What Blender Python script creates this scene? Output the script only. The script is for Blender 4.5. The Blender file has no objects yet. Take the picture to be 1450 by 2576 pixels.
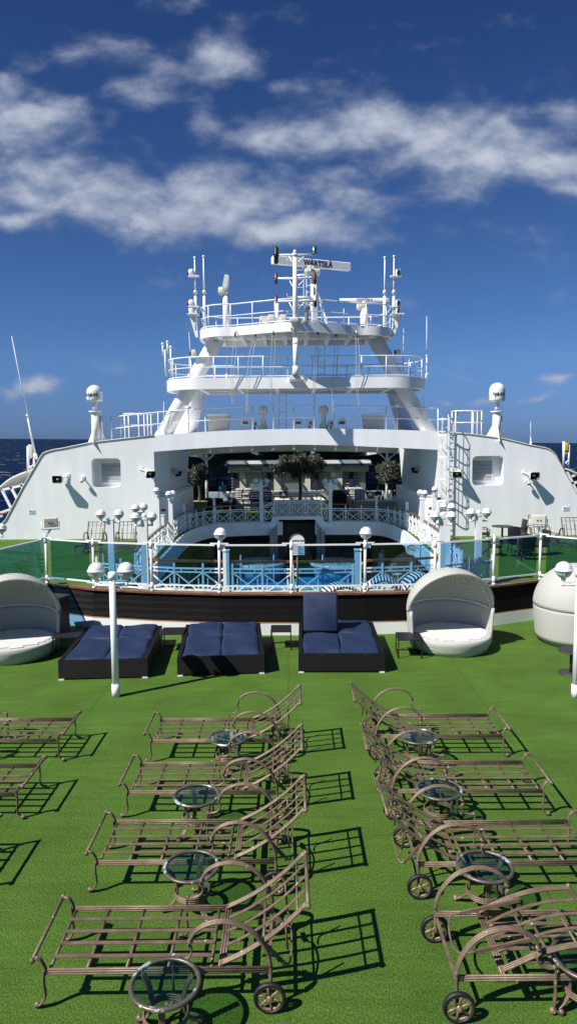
import bpy, math, random
from mathutils import Vector, Matrix
random.seed(7)
scene = bpy.context.scene
COL = scene.collection
R = math.radians
# ------------------------------------------------------------------ camera model (also used to turn photo pixels into points at a known depth)
F, PITCH, CH, ROLL = 1786., math.atan(180/1786.), 5.0, R(0.43)
def _ray(px, py):
    dx, dy = px-725, py-1287.5
    c, s = math.cos(ROLL), math.sin(ROLL)
    dx, dy = dx*c-dy*s, dx*s+dy*c
    ty = math.cos(PITCH)-(dy/F)*math.sin(PITCH); tz = -math.sin(PITCH)-(dy/F)*math.cos(PITCH)
    return dx/F/ty, tz/ty
def P(px, py, Y):
    a, b = _ray(px, py); return Vector((Y*a, Y, CH+Y*b))
def G(px, py, z=0.):
    a, b = _ray(px, py); Y = (z-CH)/b; return Vector((Y*a, Y, z))
# ------------------------------------------------------------------ materials
MATS = {}
def mat(name, col, rough=.5, metal=0., var=0., vscale=3., bump=0., bscale=40., spec=.5, chips=None, coat=0., stretch=None, second=None):
    m = bpy.data.materials.new(name); m.use_nodes = True
    nt = m.node_tree; N = nt.nodes; L = nt.links
    b = N['Principled BSDF']
    b.inputs['Roughness'].default_value = rough; b.inputs['Metallic'].default_value = metal
    b.inputs['Specular IOR Level'].default_value = spec; b.inputs['Coat Weight'].default_value = coat
    b.inputs['Base Color'].default_value = (*col, 1)
    tc = N.new('ShaderNodeTexCoord'); src = tc.outputs['Object']
    if stretch:
        mp = N.new('ShaderNodeMapping'); mp.inputs['Scale'].default_value = stretch
        L.new(src, mp.inputs['Vector']); src = mp.outputs['Vector']
    last = None
    if var or second:
        n = N.new('ShaderNodeTexNoise'); n.inputs['Scale'].default_value = vscale; n.inputs['Detail'].default_value = 6
        L.new(src, n.inputs['Vector'])
        cr = N.new('ShaderNodeValToRGB'); L.new(n.outputs['Fac'], cr.inputs['Fac'])
        c2 = second or tuple(c*(1-var) for c in col)
        c1 = col if second else tuple(min(1, c*(1+var*.5)) for c in col)
        cr.color_ramp.elements[0].position = .35; cr.color_ramp.elements[1].position = .68
        cr.color_ramp.elements[0].color = (*c2, 1); cr.color_ramp.elements[1].color = (*c1, 1)
        last = cr.outputs['Color']
    if chips:
        n = N.new('ShaderNodeTexNoise'); n.inputs['Scale'].default_value = chips[1]; n.inputs['Detail'].default_value = 3
        L.new(tc.outputs['Object'], n.inputs['Vector'])
        mr = N.new('ShaderNodeMapRange'); mr.inputs['From Min'].default_value = chips[2]; mr.inputs['From Max'].default_value = chips[2]+.01
        L.new(n.outputs['Fac'], mr.inputs['Value'])
        mx = N.new('ShaderNodeMix'); mx.data_type = 'RGBA'
        L.new(mr.outputs['Result'], mx.inputs['Factor'])
        if last: L.new(last, mx.inputs['A'])
        else: mx.inputs['A'].default_value = (*col, 1)
        mx.inputs['B'].default_value = (*chips[0], 1); last = mx.outputs['Result']
    if last: L.new(last, b.inputs['Base Color'])
    if bump:
        n = N.new('ShaderNodeTexNoise'); n.inputs['Scale'].default_value = bscale; n.inputs['Detail'].default_value = 4
        L.new(src, n.inputs['Vector'])
        bp = N.new('ShaderNodeBump'); bp.inputs['Strength'].default_value = min(1, bump); bp.inputs['Distance'].default_value = .02
        L.new(n.outputs['Fac'], bp.inputs['Height']); L.new(bp.outputs['Normal'], b.inputs['Normal'])
    MATS[name] = m
    return m
def glass(name, tint, rough=.02, gloss=1.0):
    m = bpy.data.materials.new(name); m.use_nodes = True
    nt = m.node_tree; N = nt.nodes; L = nt.links; N.clear()
    o = N.new('ShaderNodeOutputMaterial'); t = N.new('ShaderNodeBsdfTransparent'); g = N.new('ShaderNodeBsdfGlossy')
    t.inputs['Color'].default_value = (*tint, 1); g.inputs['Roughness'].default_value = rough
    g.inputs['Color'].default_value = (gloss, gloss, gloss, 1)
    lw = N.new('ShaderNodeLayerWeight'); lw.inputs['Blend'].default_value = .5
    pw = N.new('ShaderNodeMath'); pw.operation = 'POWER'; pw.inputs[1].default_value = 5; L.new(lw.outputs['Facing'], pw.inputs[0])
    fr = N.new('ShaderNodeMath'); fr.operation = 'MULTIPLY_ADD'; fr.inputs[1].default_value = .9; fr.inputs[2].default_value = .035; L.new(pw.outputs[0], fr.inputs[0])
    mx = N.new('ShaderNodeMixShader')
    L.new(fr.outputs[0], mx.inputs['Fac']); L.new(t.outputs['BSDF'], mx.inputs[1]); L.new(g.outputs['BSDF'], mx.inputs[2])
    L.new(mx.outputs['Shader'], o.inputs['Surface'])
    MATS[name] = m
    return m
def wave_bump(m, scale, axis='Z', strength=.6, dist=.02, cross=None, col=None):
    N = m.node_tree.nodes; L = m.node_tree.links; b = N['Principled BSDF']
    tc = N.new('ShaderNodeTexCoord'); w = N.new('ShaderNodeTexWave'); w.bands_direction = axis; w.inputs['Scale'].default_value = scale
    w.inputs['Distortion'].default_value = .6; w.inputs['Detail Scale'].default_value = 3
    L.new(tc.outputs['Object'], w.inputs['Vector']); h = w.outputs['Fac']
    if cross:
        w2 = N.new('ShaderNodeTexWave'); w2.bands_direction = cross[0]; w2.inputs['Scale'].default_value = cross[1]; w2.inputs['Distortion'].default_value = .5
        L.new(tc.outputs['Object'], w2.inputs['Vector'])
        ma = N.new('ShaderNodeMath'); ma.operation = 'MULTIPLY'; L.new(h, ma.inputs[0]); L.new(w2.outputs['Fac'], ma.inputs[1]); h = ma.outputs[0]
    bp = N.new('ShaderNodeBump'); bp.inputs['Strength'].default_value = strength; bp.inputs['Distance'].default_value = dist
    L.new(h, bp.inputs['Height']); L.new(bp.outputs['Normal'], b.inputs['Normal'])
    if col:
        cr = N.new('ShaderNodeValToRGB'); L.new(h, cr.inputs['Fac'])
        cr.color_ramp.elements[0].color = (*col[0], 1); cr.color_ramp.elements[1].color = (*col[1], 1)
        cr.color_ramp.elements[0].position = .15; cr.color_ramp.elements[1].position = .6
        L.new(cr.outputs['Color'], b.inputs['Base Color'])
def stripes(name, c1, c2, scale, axis='X', rough=.8):
    m = mat(name, c1, rough); N = m.node_tree.nodes; L = m.node_tree.links; b = N['Principled BSDF']
    tc = N.new('ShaderNodeTexCoord'); sp = N.new('ShaderNodeSeparateXYZ'); L.new(tc.outputs['Object'], sp.inputs[0])
    a = N.new('ShaderNodeMath'); a.operation = 'MULTIPLY'; a.inputs[1].default_value = scale; L.new(sp.outputs[axis], a.inputs[0])
    f = N.new('ShaderNodeMath'); f.operation = 'FRACT'; L.new(a.outputs[0], f.inputs[0])
    g = N.new('ShaderNodeMath'); g.operation = 'GREATER_THAN'; g.inputs[1].default_value = .5; L.new(f.outputs[0], g.inputs[0])
    mx = N.new('ShaderNodeMix'); mx.data_type = 'RGBA'; mx.inputs['A'].default_value = (*c1, 1); mx.inputs['B'].default_value = (*c2, 1)
    L.new(g.outputs[0], mx.inputs['Factor']); L.new(mx.outputs['Result'], b.inputs['Base Color'])
    return m
# turf
def turf_mat():
    m = bpy.data.materials.new('turf'); m.use_nodes = True
    N = m.node_tree.nodes; L = m.node_tree.links; b = N['Principled BSDF']
    b.inputs['Roughness'].default_value = .75; b.inputs['Specular IOR Level'].default_value = .15
    tc = N.new('ShaderNodeTexCoord')
    mp = N.new('ShaderNodeMapping'); mp.inputs['Scale'].default_value = (1, .55, 1); L.new(tc.outputs['Object'], mp.inputs[0])
    n1 = N.new('ShaderNodeTexNoise'); n1.inputs['Scale'].default_value = 62; n1.inputs['Detail'].default_value = 5; n1.inputs['Roughness'].default_value = .75; L.new(mp.outputs[0], n1.inputs[0])
    cr = N.new('ShaderNodeValToRGB'); L.new(n1.outputs['Fac'], cr.inputs[0])
    e = cr.color_ramp.elements; e[0].position = .36; e[0].color = (.037, .092, .0110, 1); e[1].position = .66; e[1].color = (.142, .264, .040, 1)
    n2 = N.new('ShaderNodeTexNoise'); n2.inputs['Scale'].default_value = 1.1; n2.inputs['Detail'].default_value = 5; L.new(tc.outputs['Object'], n2.inputs[0])
    mr = N.new('ShaderNodeMapRange'); mr.inputs[1].default_value = .3; mr.inputs[2].default_value = .7; mr.inputs[3].default_value = .84; mr.inputs[4].default_value = 1.12; L.new(n2.outputs['Fac'], mr.inputs[0])
    mp3 = N.new('ShaderNodeMapping'); mp3.inputs['Scale'].default_value = (.35, 3.2, 1); L.new(tc.outputs['Object'], mp3.inputs[0])
    n3 = N.new('ShaderNodeTexNoise'); n3.inputs['Scale'].default_value = 2.5; n3.inputs['Detail'].default_value = 4; L.new(mp3.outputs[0], n3.inputs[0])
    mr3 = N.new('ShaderNodeMapRange'); mr3.inputs[1].default_value = .3; mr3.inputs[2].default_value = .7; mr3.inputs[3].default_value = .9; mr3.inputs[4].default_value = 1.1; L.new(n3.outputs['Fac'], mr3.inputs[0])
    mu = N.new('ShaderNodeMath'); mu.operation = 'MULTIPLY'; L.new(mr.outputs[0], mu.inputs[0]); L.new(mr3.outputs[0], mu.inputs[1])
    # faint seams where the turf rolls meet, slightly wavy
    sp = N.new('ShaderNodeSeparateXYZ'); L.new(tc.outputs['Object'], sp.inputs[0])
    sw = N.new('ShaderNodeMath'); sw.operation = 'MULTIPLY_ADD'; sw.inputs[1].default_value = .05; L.new(n2.outputs['Fac'], sw.inputs[0]); L.new(sp.outputs['X'], sw.inputs[2])
    pp = N.new('ShaderNodeMath'); pp.operation = 'PINGPONG'; pp.inputs[1].default_value = 1.85; L.new(sw.outputs[0], pp.inputs[0])
    ms = N.new('ShaderNodeMapRange'); ms.inputs[1].default_value = .0; ms.inputs[2].default_value = .03; ms.inputs[3].default_value = .80; ms.inputs[4].default_value = 1.; L.new(pp.outputs[0], ms.inputs[0])
    mu2 = N.new('ShaderNodeMath'); mu2.operation = 'MULTIPLY'; L.new(mu.outputs[0], mu2.inputs[0]); L.new(ms.outputs[0], mu2.inputs[1]); mu = mu2
    vm = N.new('ShaderNodeVectorMath'); vm.operation = 'SCALE'; L.new(cr.outputs[0], vm.inputs[0]); L.new(mu.outputs[0], vm.inputs['Scale'])
    L.new(vm.outputs[0], b.inputs['Base Color'])
    bp = N.new('ShaderNodeBump'); bp.inputs['Strength'].default_value = .9; bp.inputs['Distance'].default_value = .03
    L.new(n1.outputs['Fac'], bp.inputs['Height']); L.new(bp.outputs[0], b.inputs['Normal'])
    MATS['turf'] = m
turf_mat()
mat('white', (.85, .86, .87), .40, var=.05, vscale=1.2, bump=.10, bscale=2.2)
def hull_mat():
    m = mat('hull', (.83, .845, .86), .42, var=.06, vscale=.55, stretch=(1, 1, .22))
    N = m.node_tree.nodes; L = m.node_tree.links; b = N['Principled BSDF']
    tc = N.new('ShaderNodeTexCoord'); n = N.new('ShaderNodeTexNoise'); n.inputs['Scale'].default_value = .9; n.inputs['Detail'].default_value = 3
    L.new(tc.outputs['Object'], n.inputs[0])
    w = N.new('ShaderNodeTexWave'); w.bands_direction = 'X'; w.inputs['Scale'].default_value = .42; w.inputs['Distortion'].default_value = 1.5; L.new(tc.outputs['Object'], w.inputs[0])
    a = N.new('ShaderNodeMath'); a.operation = 'MULTIPLY_ADD'; a.inputs[1].default_value = .35; L.new(w.outputs['Fac'], a.inputs[0]); L.new(n.outputs['Fac'], a.inputs[2])
    bp = N.new('ShaderNodeBump'); bp.inputs['Strength'].default_value = .2; bp.inputs['Distance'].default_value = .05
    L.new(a.outputs[0], bp.inputs['Height']); L.new(bp.outputs[0], b.inputs['Normal'])
hull_mat()
mat('cream', (.62, .60, .53), .5, var=.1)
mat('taupe', (.42, .41, .37), .7, var=.08, vscale=2)
mat('opal', (.80, .80, .82), .18, coat=.3)
mat('bowl', (.50, .51, .52), .12, coat=.5, var=.1, vscale=8)
mat('bronze', (.190, .134, .092), .45, metal=.15, var=.3, vscale=9, bump=.15, bscale=60, chips=((.55, .58, .62), 11, .715))
mat('bronze_rim', (.17, .14, .115), .4, metal=.4, var=.3, vscale=9, chips=((.55, .58, .60), 9, .585))
mat('bronze_light', (.27, .19, .115), .45, metal=.3, var=.25, vscale=12, bump=.2, bscale=70)
mat('tyre', (.012, .013, .015), .55)
mat('wood_light', (.42, .24, .12), .5, var=.2, vscale=5)
mat('wood', (.21, .085, .038), .4, var=.45, vscale=6, stretch=(1, 1, 6), coat=.25)
mat('black', (.012, .012, .014), .5)
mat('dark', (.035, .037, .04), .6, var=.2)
mat('grey_panel', (.17, .18, .18), .7, var=.1)
mat('ceiling', (.26, .27, .27), .7, var=.1)
mat('darkwall', (.10, .105, .11), .7, var=.15)
mat('navy', (.010, .018, .052), .75, var=.25, vscale=5, bump=.5, bscale=7)
mat('navy_fabric', (.010, .024, .072), .6, var=.25, vscale=2.5, bump=1.0, bscale=3.2)
mat('maroon', (.05, .012, .02), .9, var=.3, bump=.5, bscale=6)
w = mat('wicker_black', (.0055, .0055, .006), .5, spec=.22); wave_bump(w, 22, 'Z', .8, .012, ('DIAGONAL', 17))
w = mat('cladding', (.0045, .0045, .005), .5, spec=.2); wave_bump(w, 22, 'Z', .7, .01)
w = mat('wicker_white', (.66, .665, .62), .6); wave_bump(w, 19, 'Z', .5, .012, ('DIAGONAL', 14), ((.40, .40, .365), (.68, .68, .64)))
mat('slat_white', (.80, .79, .76), .5, var=.1, vscale=5)
mat('leaf', (.075, .088, .052), .6, second=(.03, .04, .02), vscale=3, var=.3)
mat('leaf_light', (.19, .20, .15), .5, var=.3)
mat('bark', (.12, .10, .08), .8, var=.3, bump=.5, bscale=15)
mat('planter', (.36, .36, .22), .6, var=.1)
mat('red', (.14, .006, .010), .25, coat=.4)
mat('green_lens', (.01, .08, .06), .2, coat=.4)
mat('ink', (.02, .022, .025), .5)
mat('ink_soft', (.14, .15, .16), .6)
mat('print_blue', (.10, .25, .55), .6)
mat('paper', (.80, .81, .82), .6)
mat('clock_face', (.70, .68, .50), .4)
mat('greengel', (.45, .70, .50), .5)
mat('canvas', (.70, .70, .68), .8, var=.15, bump=1, bscale=9)
mat('skin', (.52, .30, .21), .5, var=.1)
mat('hair', (.018, .012, .010), .6)
mat('teal', (.02, .25, .33), .7, var=.2)
mat('pinkprint', (.85, .74, .80), .7, second=(.5, .36, .5), vscale=28, var=.3)
mat('striped_skin', (.1, .1, .1), .8)
mat('yellow', (.55, .42, .05), .5)
mat('plastic', (.35, .36, .42), .25, coat=.3)
mat('pool_tile', (.03, .22, .50), .25, var=.25, vscale=3)
mat('tub_tile', (.10, .36, .55), .25, var=.3, vscale=3)
mat('tub_rim', (.50, .52, .42), .4, var=.15)
mat('teak', (.22, .14, .08), .6, var=.25, vscale=5, stretch=(1, .2, 1))
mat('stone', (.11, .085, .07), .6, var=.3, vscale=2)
glass('tint_glass', (.45, .67, .85)); glass('table_glass', (.68, .80, .78)); glass('dark_glass', (.30, .38, .45)); glass('clear_plastic', (.75, .77, .85))
stripes('zebra', (.75, .75, .73), (.012, .013, .02), 11.0, 'X')
stripes('zebra_z', (.70, .68, .62), (.02, .022, .05), 5.5, 'Z')
def water(name, col, scale, bump, rough=.08, foam=None, dist=.3, spec=.5):
    m = bpy.data.materials.new(name); m.use_nodes = True
    N = m.node_tree.nodes; L = m.node_tree.links; b = N['Principled BSDF']
    b.inputs['Roughness'].default_value = rough; b.inputs['Specular IOR Level'].default_value = spec
    tc = N.new('ShaderNodeTexCoord'); n = N.new('ShaderNodeTexNoise'); n.inputs['Scale'].default_value = scale; n.inputs['Detail'].default_value = 7; n.inputs['Roughness'].default_value = .62
    L.new(tc.outputs['Object'], n.inputs[0])
    cr = N.new('ShaderNodeValToRGB'); L.new(n.outputs['Fac'], cr.inputs[0])
    e = cr.color_ramp.elements; e[0].position = .3; e[0].color = (*[c*.45 for c in col], 1); e[1].position = .7; e[1].color = (*[c*1.5 for c in col], 1)
    out = cr.outputs[0]
    if foam:
        mp = N.new('ShaderNodeMapping'); mp.inputs['Scale'].default_value = (foam[0], foam[0]*2.0, 1); L.new(tc.outputs['Object'], mp.inputs[0])
        n2 = N.new('ShaderNodeTexNoise'); n2.inputs['Scale'].default_value = 1; n2.inputs['Detail'].default_value = 6; n2.inputs['Roughness'].default_value = .6; L.new(mp.outputs[0], n2.inputs[0])
        mr = N.new('ShaderNodeMapRange'); mr.inputs[1].default_value = foam[1]; mr.inputs[2].default_value = foam[1]+.03; L.new(n2.outputs['Fac'], mr.inputs[0])
        mx = N.new('ShaderNodeMix'); mx.data_type = 'RGBA'; L.new(mr.outputs[0], mx.inputs['Factor']); L.new(out, mx.inputs['A']); mx.inputs['B'].default_value = (.6, .64, .68, 1); out = mx.outputs['Result']
    L.new(out, b.inputs['Base Color'])
    bp = N.new('ShaderNodeBump'); bp.inputs['Strength'].default_value = bump; bp.inputs['Distance'].default_value = dist
    L.new(n.outputs['Fac'], bp.inputs['Height']); L.new(bp.outputs[0], b.inputs['Normal'])
    MATS[name] = m
water('sea', (.0045, .015, .044), .06, 1.0, .55, (.03, .645), 4., .03)
water('pool_water', (.05, .30, .50), 1.6, .5, .06, None, .12)
water('tub_water', (.30, .58, .60), 4, .5, .08, None, .05)
# ------------------------------------------------------------------ mesh builder
ORG = {}
def V3(*a): return Vector(a)
def cr(pts, n=6, closed=False):
    pts = [Vector(p) for p in pts]; out = []; m = len(pts)
    rng = range(m) if closed else range(m-1)
    for i in rng:
        if closed: p0, p1, p2, p3 = pts[(i-1) % m], pts[i], pts[(i+1) % m], pts[(i+2) % m]
        else:
            p1, p2 = pts[i], pts[i+1]; p0 = pts[i-1] if i else p1*2-p2; p3 = pts[i+2] if i+2 < m else p2*2-p1
        for k in range(n):
            t = k/n
            out.append(.5*((2*p1)+(p2-p0)*t+(2*p0-5*p1+4*p2-p3)*t*t+(3*p1-p0-3*p2+p3)*t**3))
    if not closed: out.append(pts[-1])
    return out
class MB:
    def __init__(s): s.v = []; s.f = []; s.sm = []
    def add(s, vs, fs, smooth=False):
        b = len(s.v); s.v += [Vector(v) for v in vs]
        for f in fs: s.f.append(tuple(i+b for i in f)); s.sm.append(smooth)
        return s
    def box(s, c, d, rz=0., M=None):
        x, y, z = d[0]/2, d[1]/2, d[2]/2
        vs = [Vector((a*x, b*y, e*z)) for e in (-1, 1) for b in (-1, 1) for a in (-1, 1)]
        m = M or Matrix.Rotation(rz, 3, 'Z')
        return s.add([m @ v+Vector(c) for v in vs], [(0, 2, 3, 1), (4, 5, 7, 6), (0, 1, 5, 4), (2, 6, 7, 3), (0, 4, 6, 2), (1, 3, 7, 5)])
    def bb(s, x0, x1, y0, y1, z0, z1): return s.box(((x0+x1)/2, (y0+y1)/2, (z0+z1)/2), (x1-x0, y1-y0, z1-z0))
    def rbox(s, c, d, r=.03, rz=0., M=None):      # box with softened vertical & horizontal edges
        x, y, z = d[0]/2, d[1]/2, d[2]/2; r = min(r, x, y, z)*.99
        m = M or Matrix.Rotation(rz, 3, 'Z'); rings = []
        for zz, ins in ((-z, r), (-z+r*.3, r*.3), (-z+r, 0), (z-r, 0), (z-r*.3, r*.3), (z, r)):
            ring = []
            for sx, sy, a0 in ((1, 1, 0), (-1, 1, 90), (-1, -1, 180), (1, -1, 270)):
                for k in range(4):
                    a = R(a0+30*k); rr = r
                    ring.append(m @ Vector((sx*(x-r)+(rr-ins)*math.cos(a), sy*(y-r)+(rr-ins)*math.sin(a), zz))+Vector(c))
            rings.append(ring)
        n = 16; vs = [v for g in rings for v in g]; fs = []
        for i in range(5):
            for k in range(n): fs.append((i*n+k, i*n+(k+1) % n, (i+1)*n+(k+1) % n, (i+1)*n+k))
        fs.append(tuple(range(n-1, -1, -1))); fs.append(tuple(range(5*n, 6*n)))
        return s.add(vs, fs, True)
    def cyl(s, p, q, r0, r1=None, n=10, smooth=True):
        return s.tube([p, q], [r0, r0 if r1 is None else r1], n, smooth=smooth)
    def bar(s, p, q, w, h=None): 
        h = h or w
        return s.tube([p, q], [1, 1], 4, smooth=False, sq=(w/2, h/2))
    def tube(s, pts, r, n=8, closed=False, smooth=True, sq=None):
        pts = [Vector(p) for p in pts]; m = len(pts)
        if not hasattr(r, '__len__'): r = [r]*m
        vs = []; up = Vector((0, 0, 1)); prev = None
        for i in range(m):
            if closed: t = pts[(i+1) % m]-pts[i-1]
            else: t = pts[min(i+1, m-1)]-pts[max(i-1, 0)]
            t.normalize()
            if prev is None:
                a = up if abs(t.z) < .95 else Vector((0, 1, 0))
                if not closed and m > 1 and sq: a = up if abs(t.z) < .999 else Vector((0, 1, 0))
                nx = t.cross(a).normalized()
            else:
                nx = (prev-t*prev.dot(t)).normalized()
            prev = nx; ny = nx.cross(t)
            for k in range(n):
                if sq:
                    sx, sy = ((1, 1), (-1, 1), (-1, -1), (1, -1))[k]; vs.append(pts[i]+nx*sx*sq[0]+ny*sy*sq[1])
                else:
                    a = 2*math.pi*k/n; vs.append(pts[i]+(nx*math.cos(a)+ny*math.sin(a))*r[i])
        fs = []
        for i in range(m if closed else m-1):
            j = (i+1) % m
            for k in range(n): fs.append((i*n+k, j*n+k, j*n+(k+1) % n, i*n+(k+1) % n))
        s.add(vs, fs, smooth)
        if not closed:
            b = len(s.v)-len(vs); s.f += [tuple(b+i for i in range(n)), tuple(b+i for i in range(m*n-1, (m-1)*n-1, -1))]; s.sm += [False, False]
        return s
    def rib3(s, pts, r, off, n=6):
        o = Vector(off)
        for k in (-1, 0, 1): s.tube([Vector(p)+o*k for p in pts], r if k else r*1.12, n)
        return s
    def ell(s, c, rx, ry=None, rz=None, n=16, m=10, z0=-1., z1=1., cap=False, M=None):
        ry = ry or rx; rz = rz or rx; vs = []; fs = []; a0 = math.asin(max(-1, z0)); a1 = math.asin(min(1, z1))
        for i in range(m+1):
            a = a0+(a1-a0)*i/m
            for k in range(n):
                b = 2*math.pi*k/n; v = Vector((rx*math.cos(a)*math.cos(b), ry*math.cos(a)*math.sin(b), rz*math.sin(a)))
                vs.append((M @ v if M else v)+Vector(c))
        for i in range(m):
            for k in range(n): fs.append((i*n+k, i*n+(k+1) % n, (i+1)*n+(k+1) % n, (i+1)*n+k))
        if cap: fs.append(tuple(range(n-1, -1, -1)))
        return s.add(vs, fs, True)
    def lathe(s, c, prof, n=20, M=None):
        vs = []; fs = []; m = len(prof)
        for r, z in prof:
            for k in range(n):
                b = 2*math.pi*k/n; v = Vector((r*math.cos(b), r*math.sin(b), z)); vs.append((M @ v if M else v)+Vector(c))
        for i in range(m-1):
            for k in range(n): fs.append((i*n+k, i*n+(k+1) % n, (i+1)*n+(k+1) % n, (i+1)*n+k))
        s.add(vs, fs, True); b = len(s.v)-len(vs)
        s.f += [tuple(b+i for i in range(n-1, -1, -1)), tuple(b+i for i in range((m-1)*n, m*n))]; s.sm += [False, False]
        return s
    def slab(s, pts, z0, z1):                      # plan outline extruded in z
        n = len(pts); vs = [Vector((p[0], p[1], z0)) for p in pts]+[Vector((p[0], p[1], z1)) for p in pts]
        fs = [(i, (i+1) % n, (i+1) % n+n, i+n) for i in range(n)]+[tuple(range(n-1, -1, -1)), tuple(range(n, 2*n))]
        return s.add(vs, fs)
    def prismY(s, pts, y0, y1):                    # XZ outline extruded in y
        n = len(pts); vs = [Vector((p[0], y0, p[1])) for p in pts]+[Vector((p[0], y1, p[1])) for p in pts]
        fs = [(i, (i+1) % n, (i+1) % n+n, i+n) for i in range(n)]+[tuple(range(n-1, -1, -1)), tuple(range(n, 2*n))]
        return s.add(vs, fs)
    def grid(s, fn, nu, nv, smooth=True, closeu=False):
        vs = [fn(i/nu, j/nv) for j in range(nv+1) for i in range(nu+(0 if closeu else 1))]; w = nu if closeu else nu+1; fs = []
        for j in range(nv):
            for i in range(nu):
                a = j*w+i; b = j*w+(i+1) % w if closeu else j*w+i+1
                fs.append((a, b, b+w, a+w))
        return s.add(vs, fs, smooth)
    def build(s, name, m, parent=None, loc=None, M=None):
        me = bpy.data.meshes.new(name)
        o = Vector(loc) if loc is not None else (ORG.get(parent.name, Vector()) if parent else Vector())
        me.from_pydata([tuple((M @ (v) if M else v)-o) for v in s.v], [], s.f)
        me.polygons.foreach_set('use_smooth', s.sm); me.materials.append(MATS[m]); me.update()
        ob = bpy.data.objects.new(name, me); COL.objects.link(ob)
        if parent: ob.parent = parent; ORG[ob.name] = o
        else: ob.location = o; ORG[ob.name] = o
        return ob
def solidify(o, t, off=0.):
    md = o.modifiers.new('s', 'SOLIDIFY'); md.thickness = t; md.offset = off; return o
def tag(o, label, cat, group=None, kind=None):
    if label: o['label'] = label
    if cat: o['category'] = cat
    if group: o['group'] = group
    if kind: o['kind'] = kind
    return o
def thing(name, label, cat, loc=(0, 0, 0), group=None, rz=0.):
    o = bpy.data.objects.new(name, None); o.empty_display_size = .2; COL.objects.link(o); o.location = loc; ORG[o.name] = Vector(loc); o.rotation_euler = (0, 0, rz)
    return tag(o, label, cat, group)
def struct(o): o['kind'] = 'structure'; return o
def dup(o, loc=None, rz=None, label=None, group=None, parent=None):
    c = o.copy(); COL.objects.link(c)
    if parent: c.parent = parent
    if loc is not None: c.location = loc
    if rz is not None: c.rotation_euler = (0, 0, rz)
    if label: c['label'] = label
    if group: c['group'] = group
    for ch in list(o.children): dup(ch, parent=c)
    return c
def text(body, size, m, parent, origin, loc, rot, name='lettering', bold=0., ext=.004):
    cu = bpy.data.curves.new('t', 'FONT'); cu.body = body; cu.size = size; cu.align_x = 'CENTER'; cu.align_y = 'CENTER'; cu.extrude = ext; cu.offset = bold
    to = bpy.data.objects.new('t', cu); COL.objects.link(to); dg = bpy.context.evaluated_depsgraph_get(); dg.update()
    me = bpy.data.meshes.new_from_object(to.evaluated_get(dg)); bpy.data.objects.remove(to)
    me.materials.clear(); me.materials.append(MATS[m])
    me.transform(Matrix.Translation(Vector(loc)-Vector(origin)) @ rot.to_4x4())
    o = bpy.data.objects.new(name, me); COL.objects.link(o); o.parent = parent; return o
FACE = Matrix.Rotation(R(90), 3, 'X')        # lettering standing up, read from -Y
def path_resample(pts, step):
    pts = [Vector(p) for p in pts]; L = [0]
    for a, b in zip(pts, pts[1:]): L.append(L[-1]+(b-a).length)
    n = max(1, round(L[-1]/step)); out = []
    for i in range(n+1):
        d = L[-1]*i/n; k = 0
        while k < len(L)-2 and L[k+1] < d: k += 1
        t = (d-L[k])/max(1e-6, L[k+1]-L[k]); out.append(pts[k].lerp(pts[k+1], min(1, t)))
    return out
# ------------------------------------------------------------------ camera, light, sky
cam = bpy.data.cameras.new('camera'); co = bpy.data.objects.new('camera', cam); COL.objects.link(co); scene.camera = co
cam.sensor_fit = 'VERTICAL'; cam.sensor_height = 36; cam.lens = 1786/2575*36; cam.clip_start = .1; cam.clip_end = 60000
co.matrix_world = Matrix.Translation((0, 0, CH)) @ Matrix.Rotation(R(90)-PITCH, 4, 'X') @ Matrix.Rotation(-ROLL, 4, 'Z')
SEL = R(47.5); SD = Vector((.842*math.cos(SEL), .539*math.cos(SEL), -math.sin(SEL))).normalized()
sl = bpy.data.lights.new('sun', 'SUN'); sl.energy = 4.6; sl.angle = R(.53); sl.color = (1, .955, .88)
so = bpy.data.objects.new('sun', sl); COL.objects.link(so); so.rotation_euler = SD.to_track_quat('-Z', 'Y').to_euler(); so.location = (-20, -15, 30)
wd = bpy.data.worlds.new('World'); scene.world = wd; wd.use_nodes = True
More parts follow.
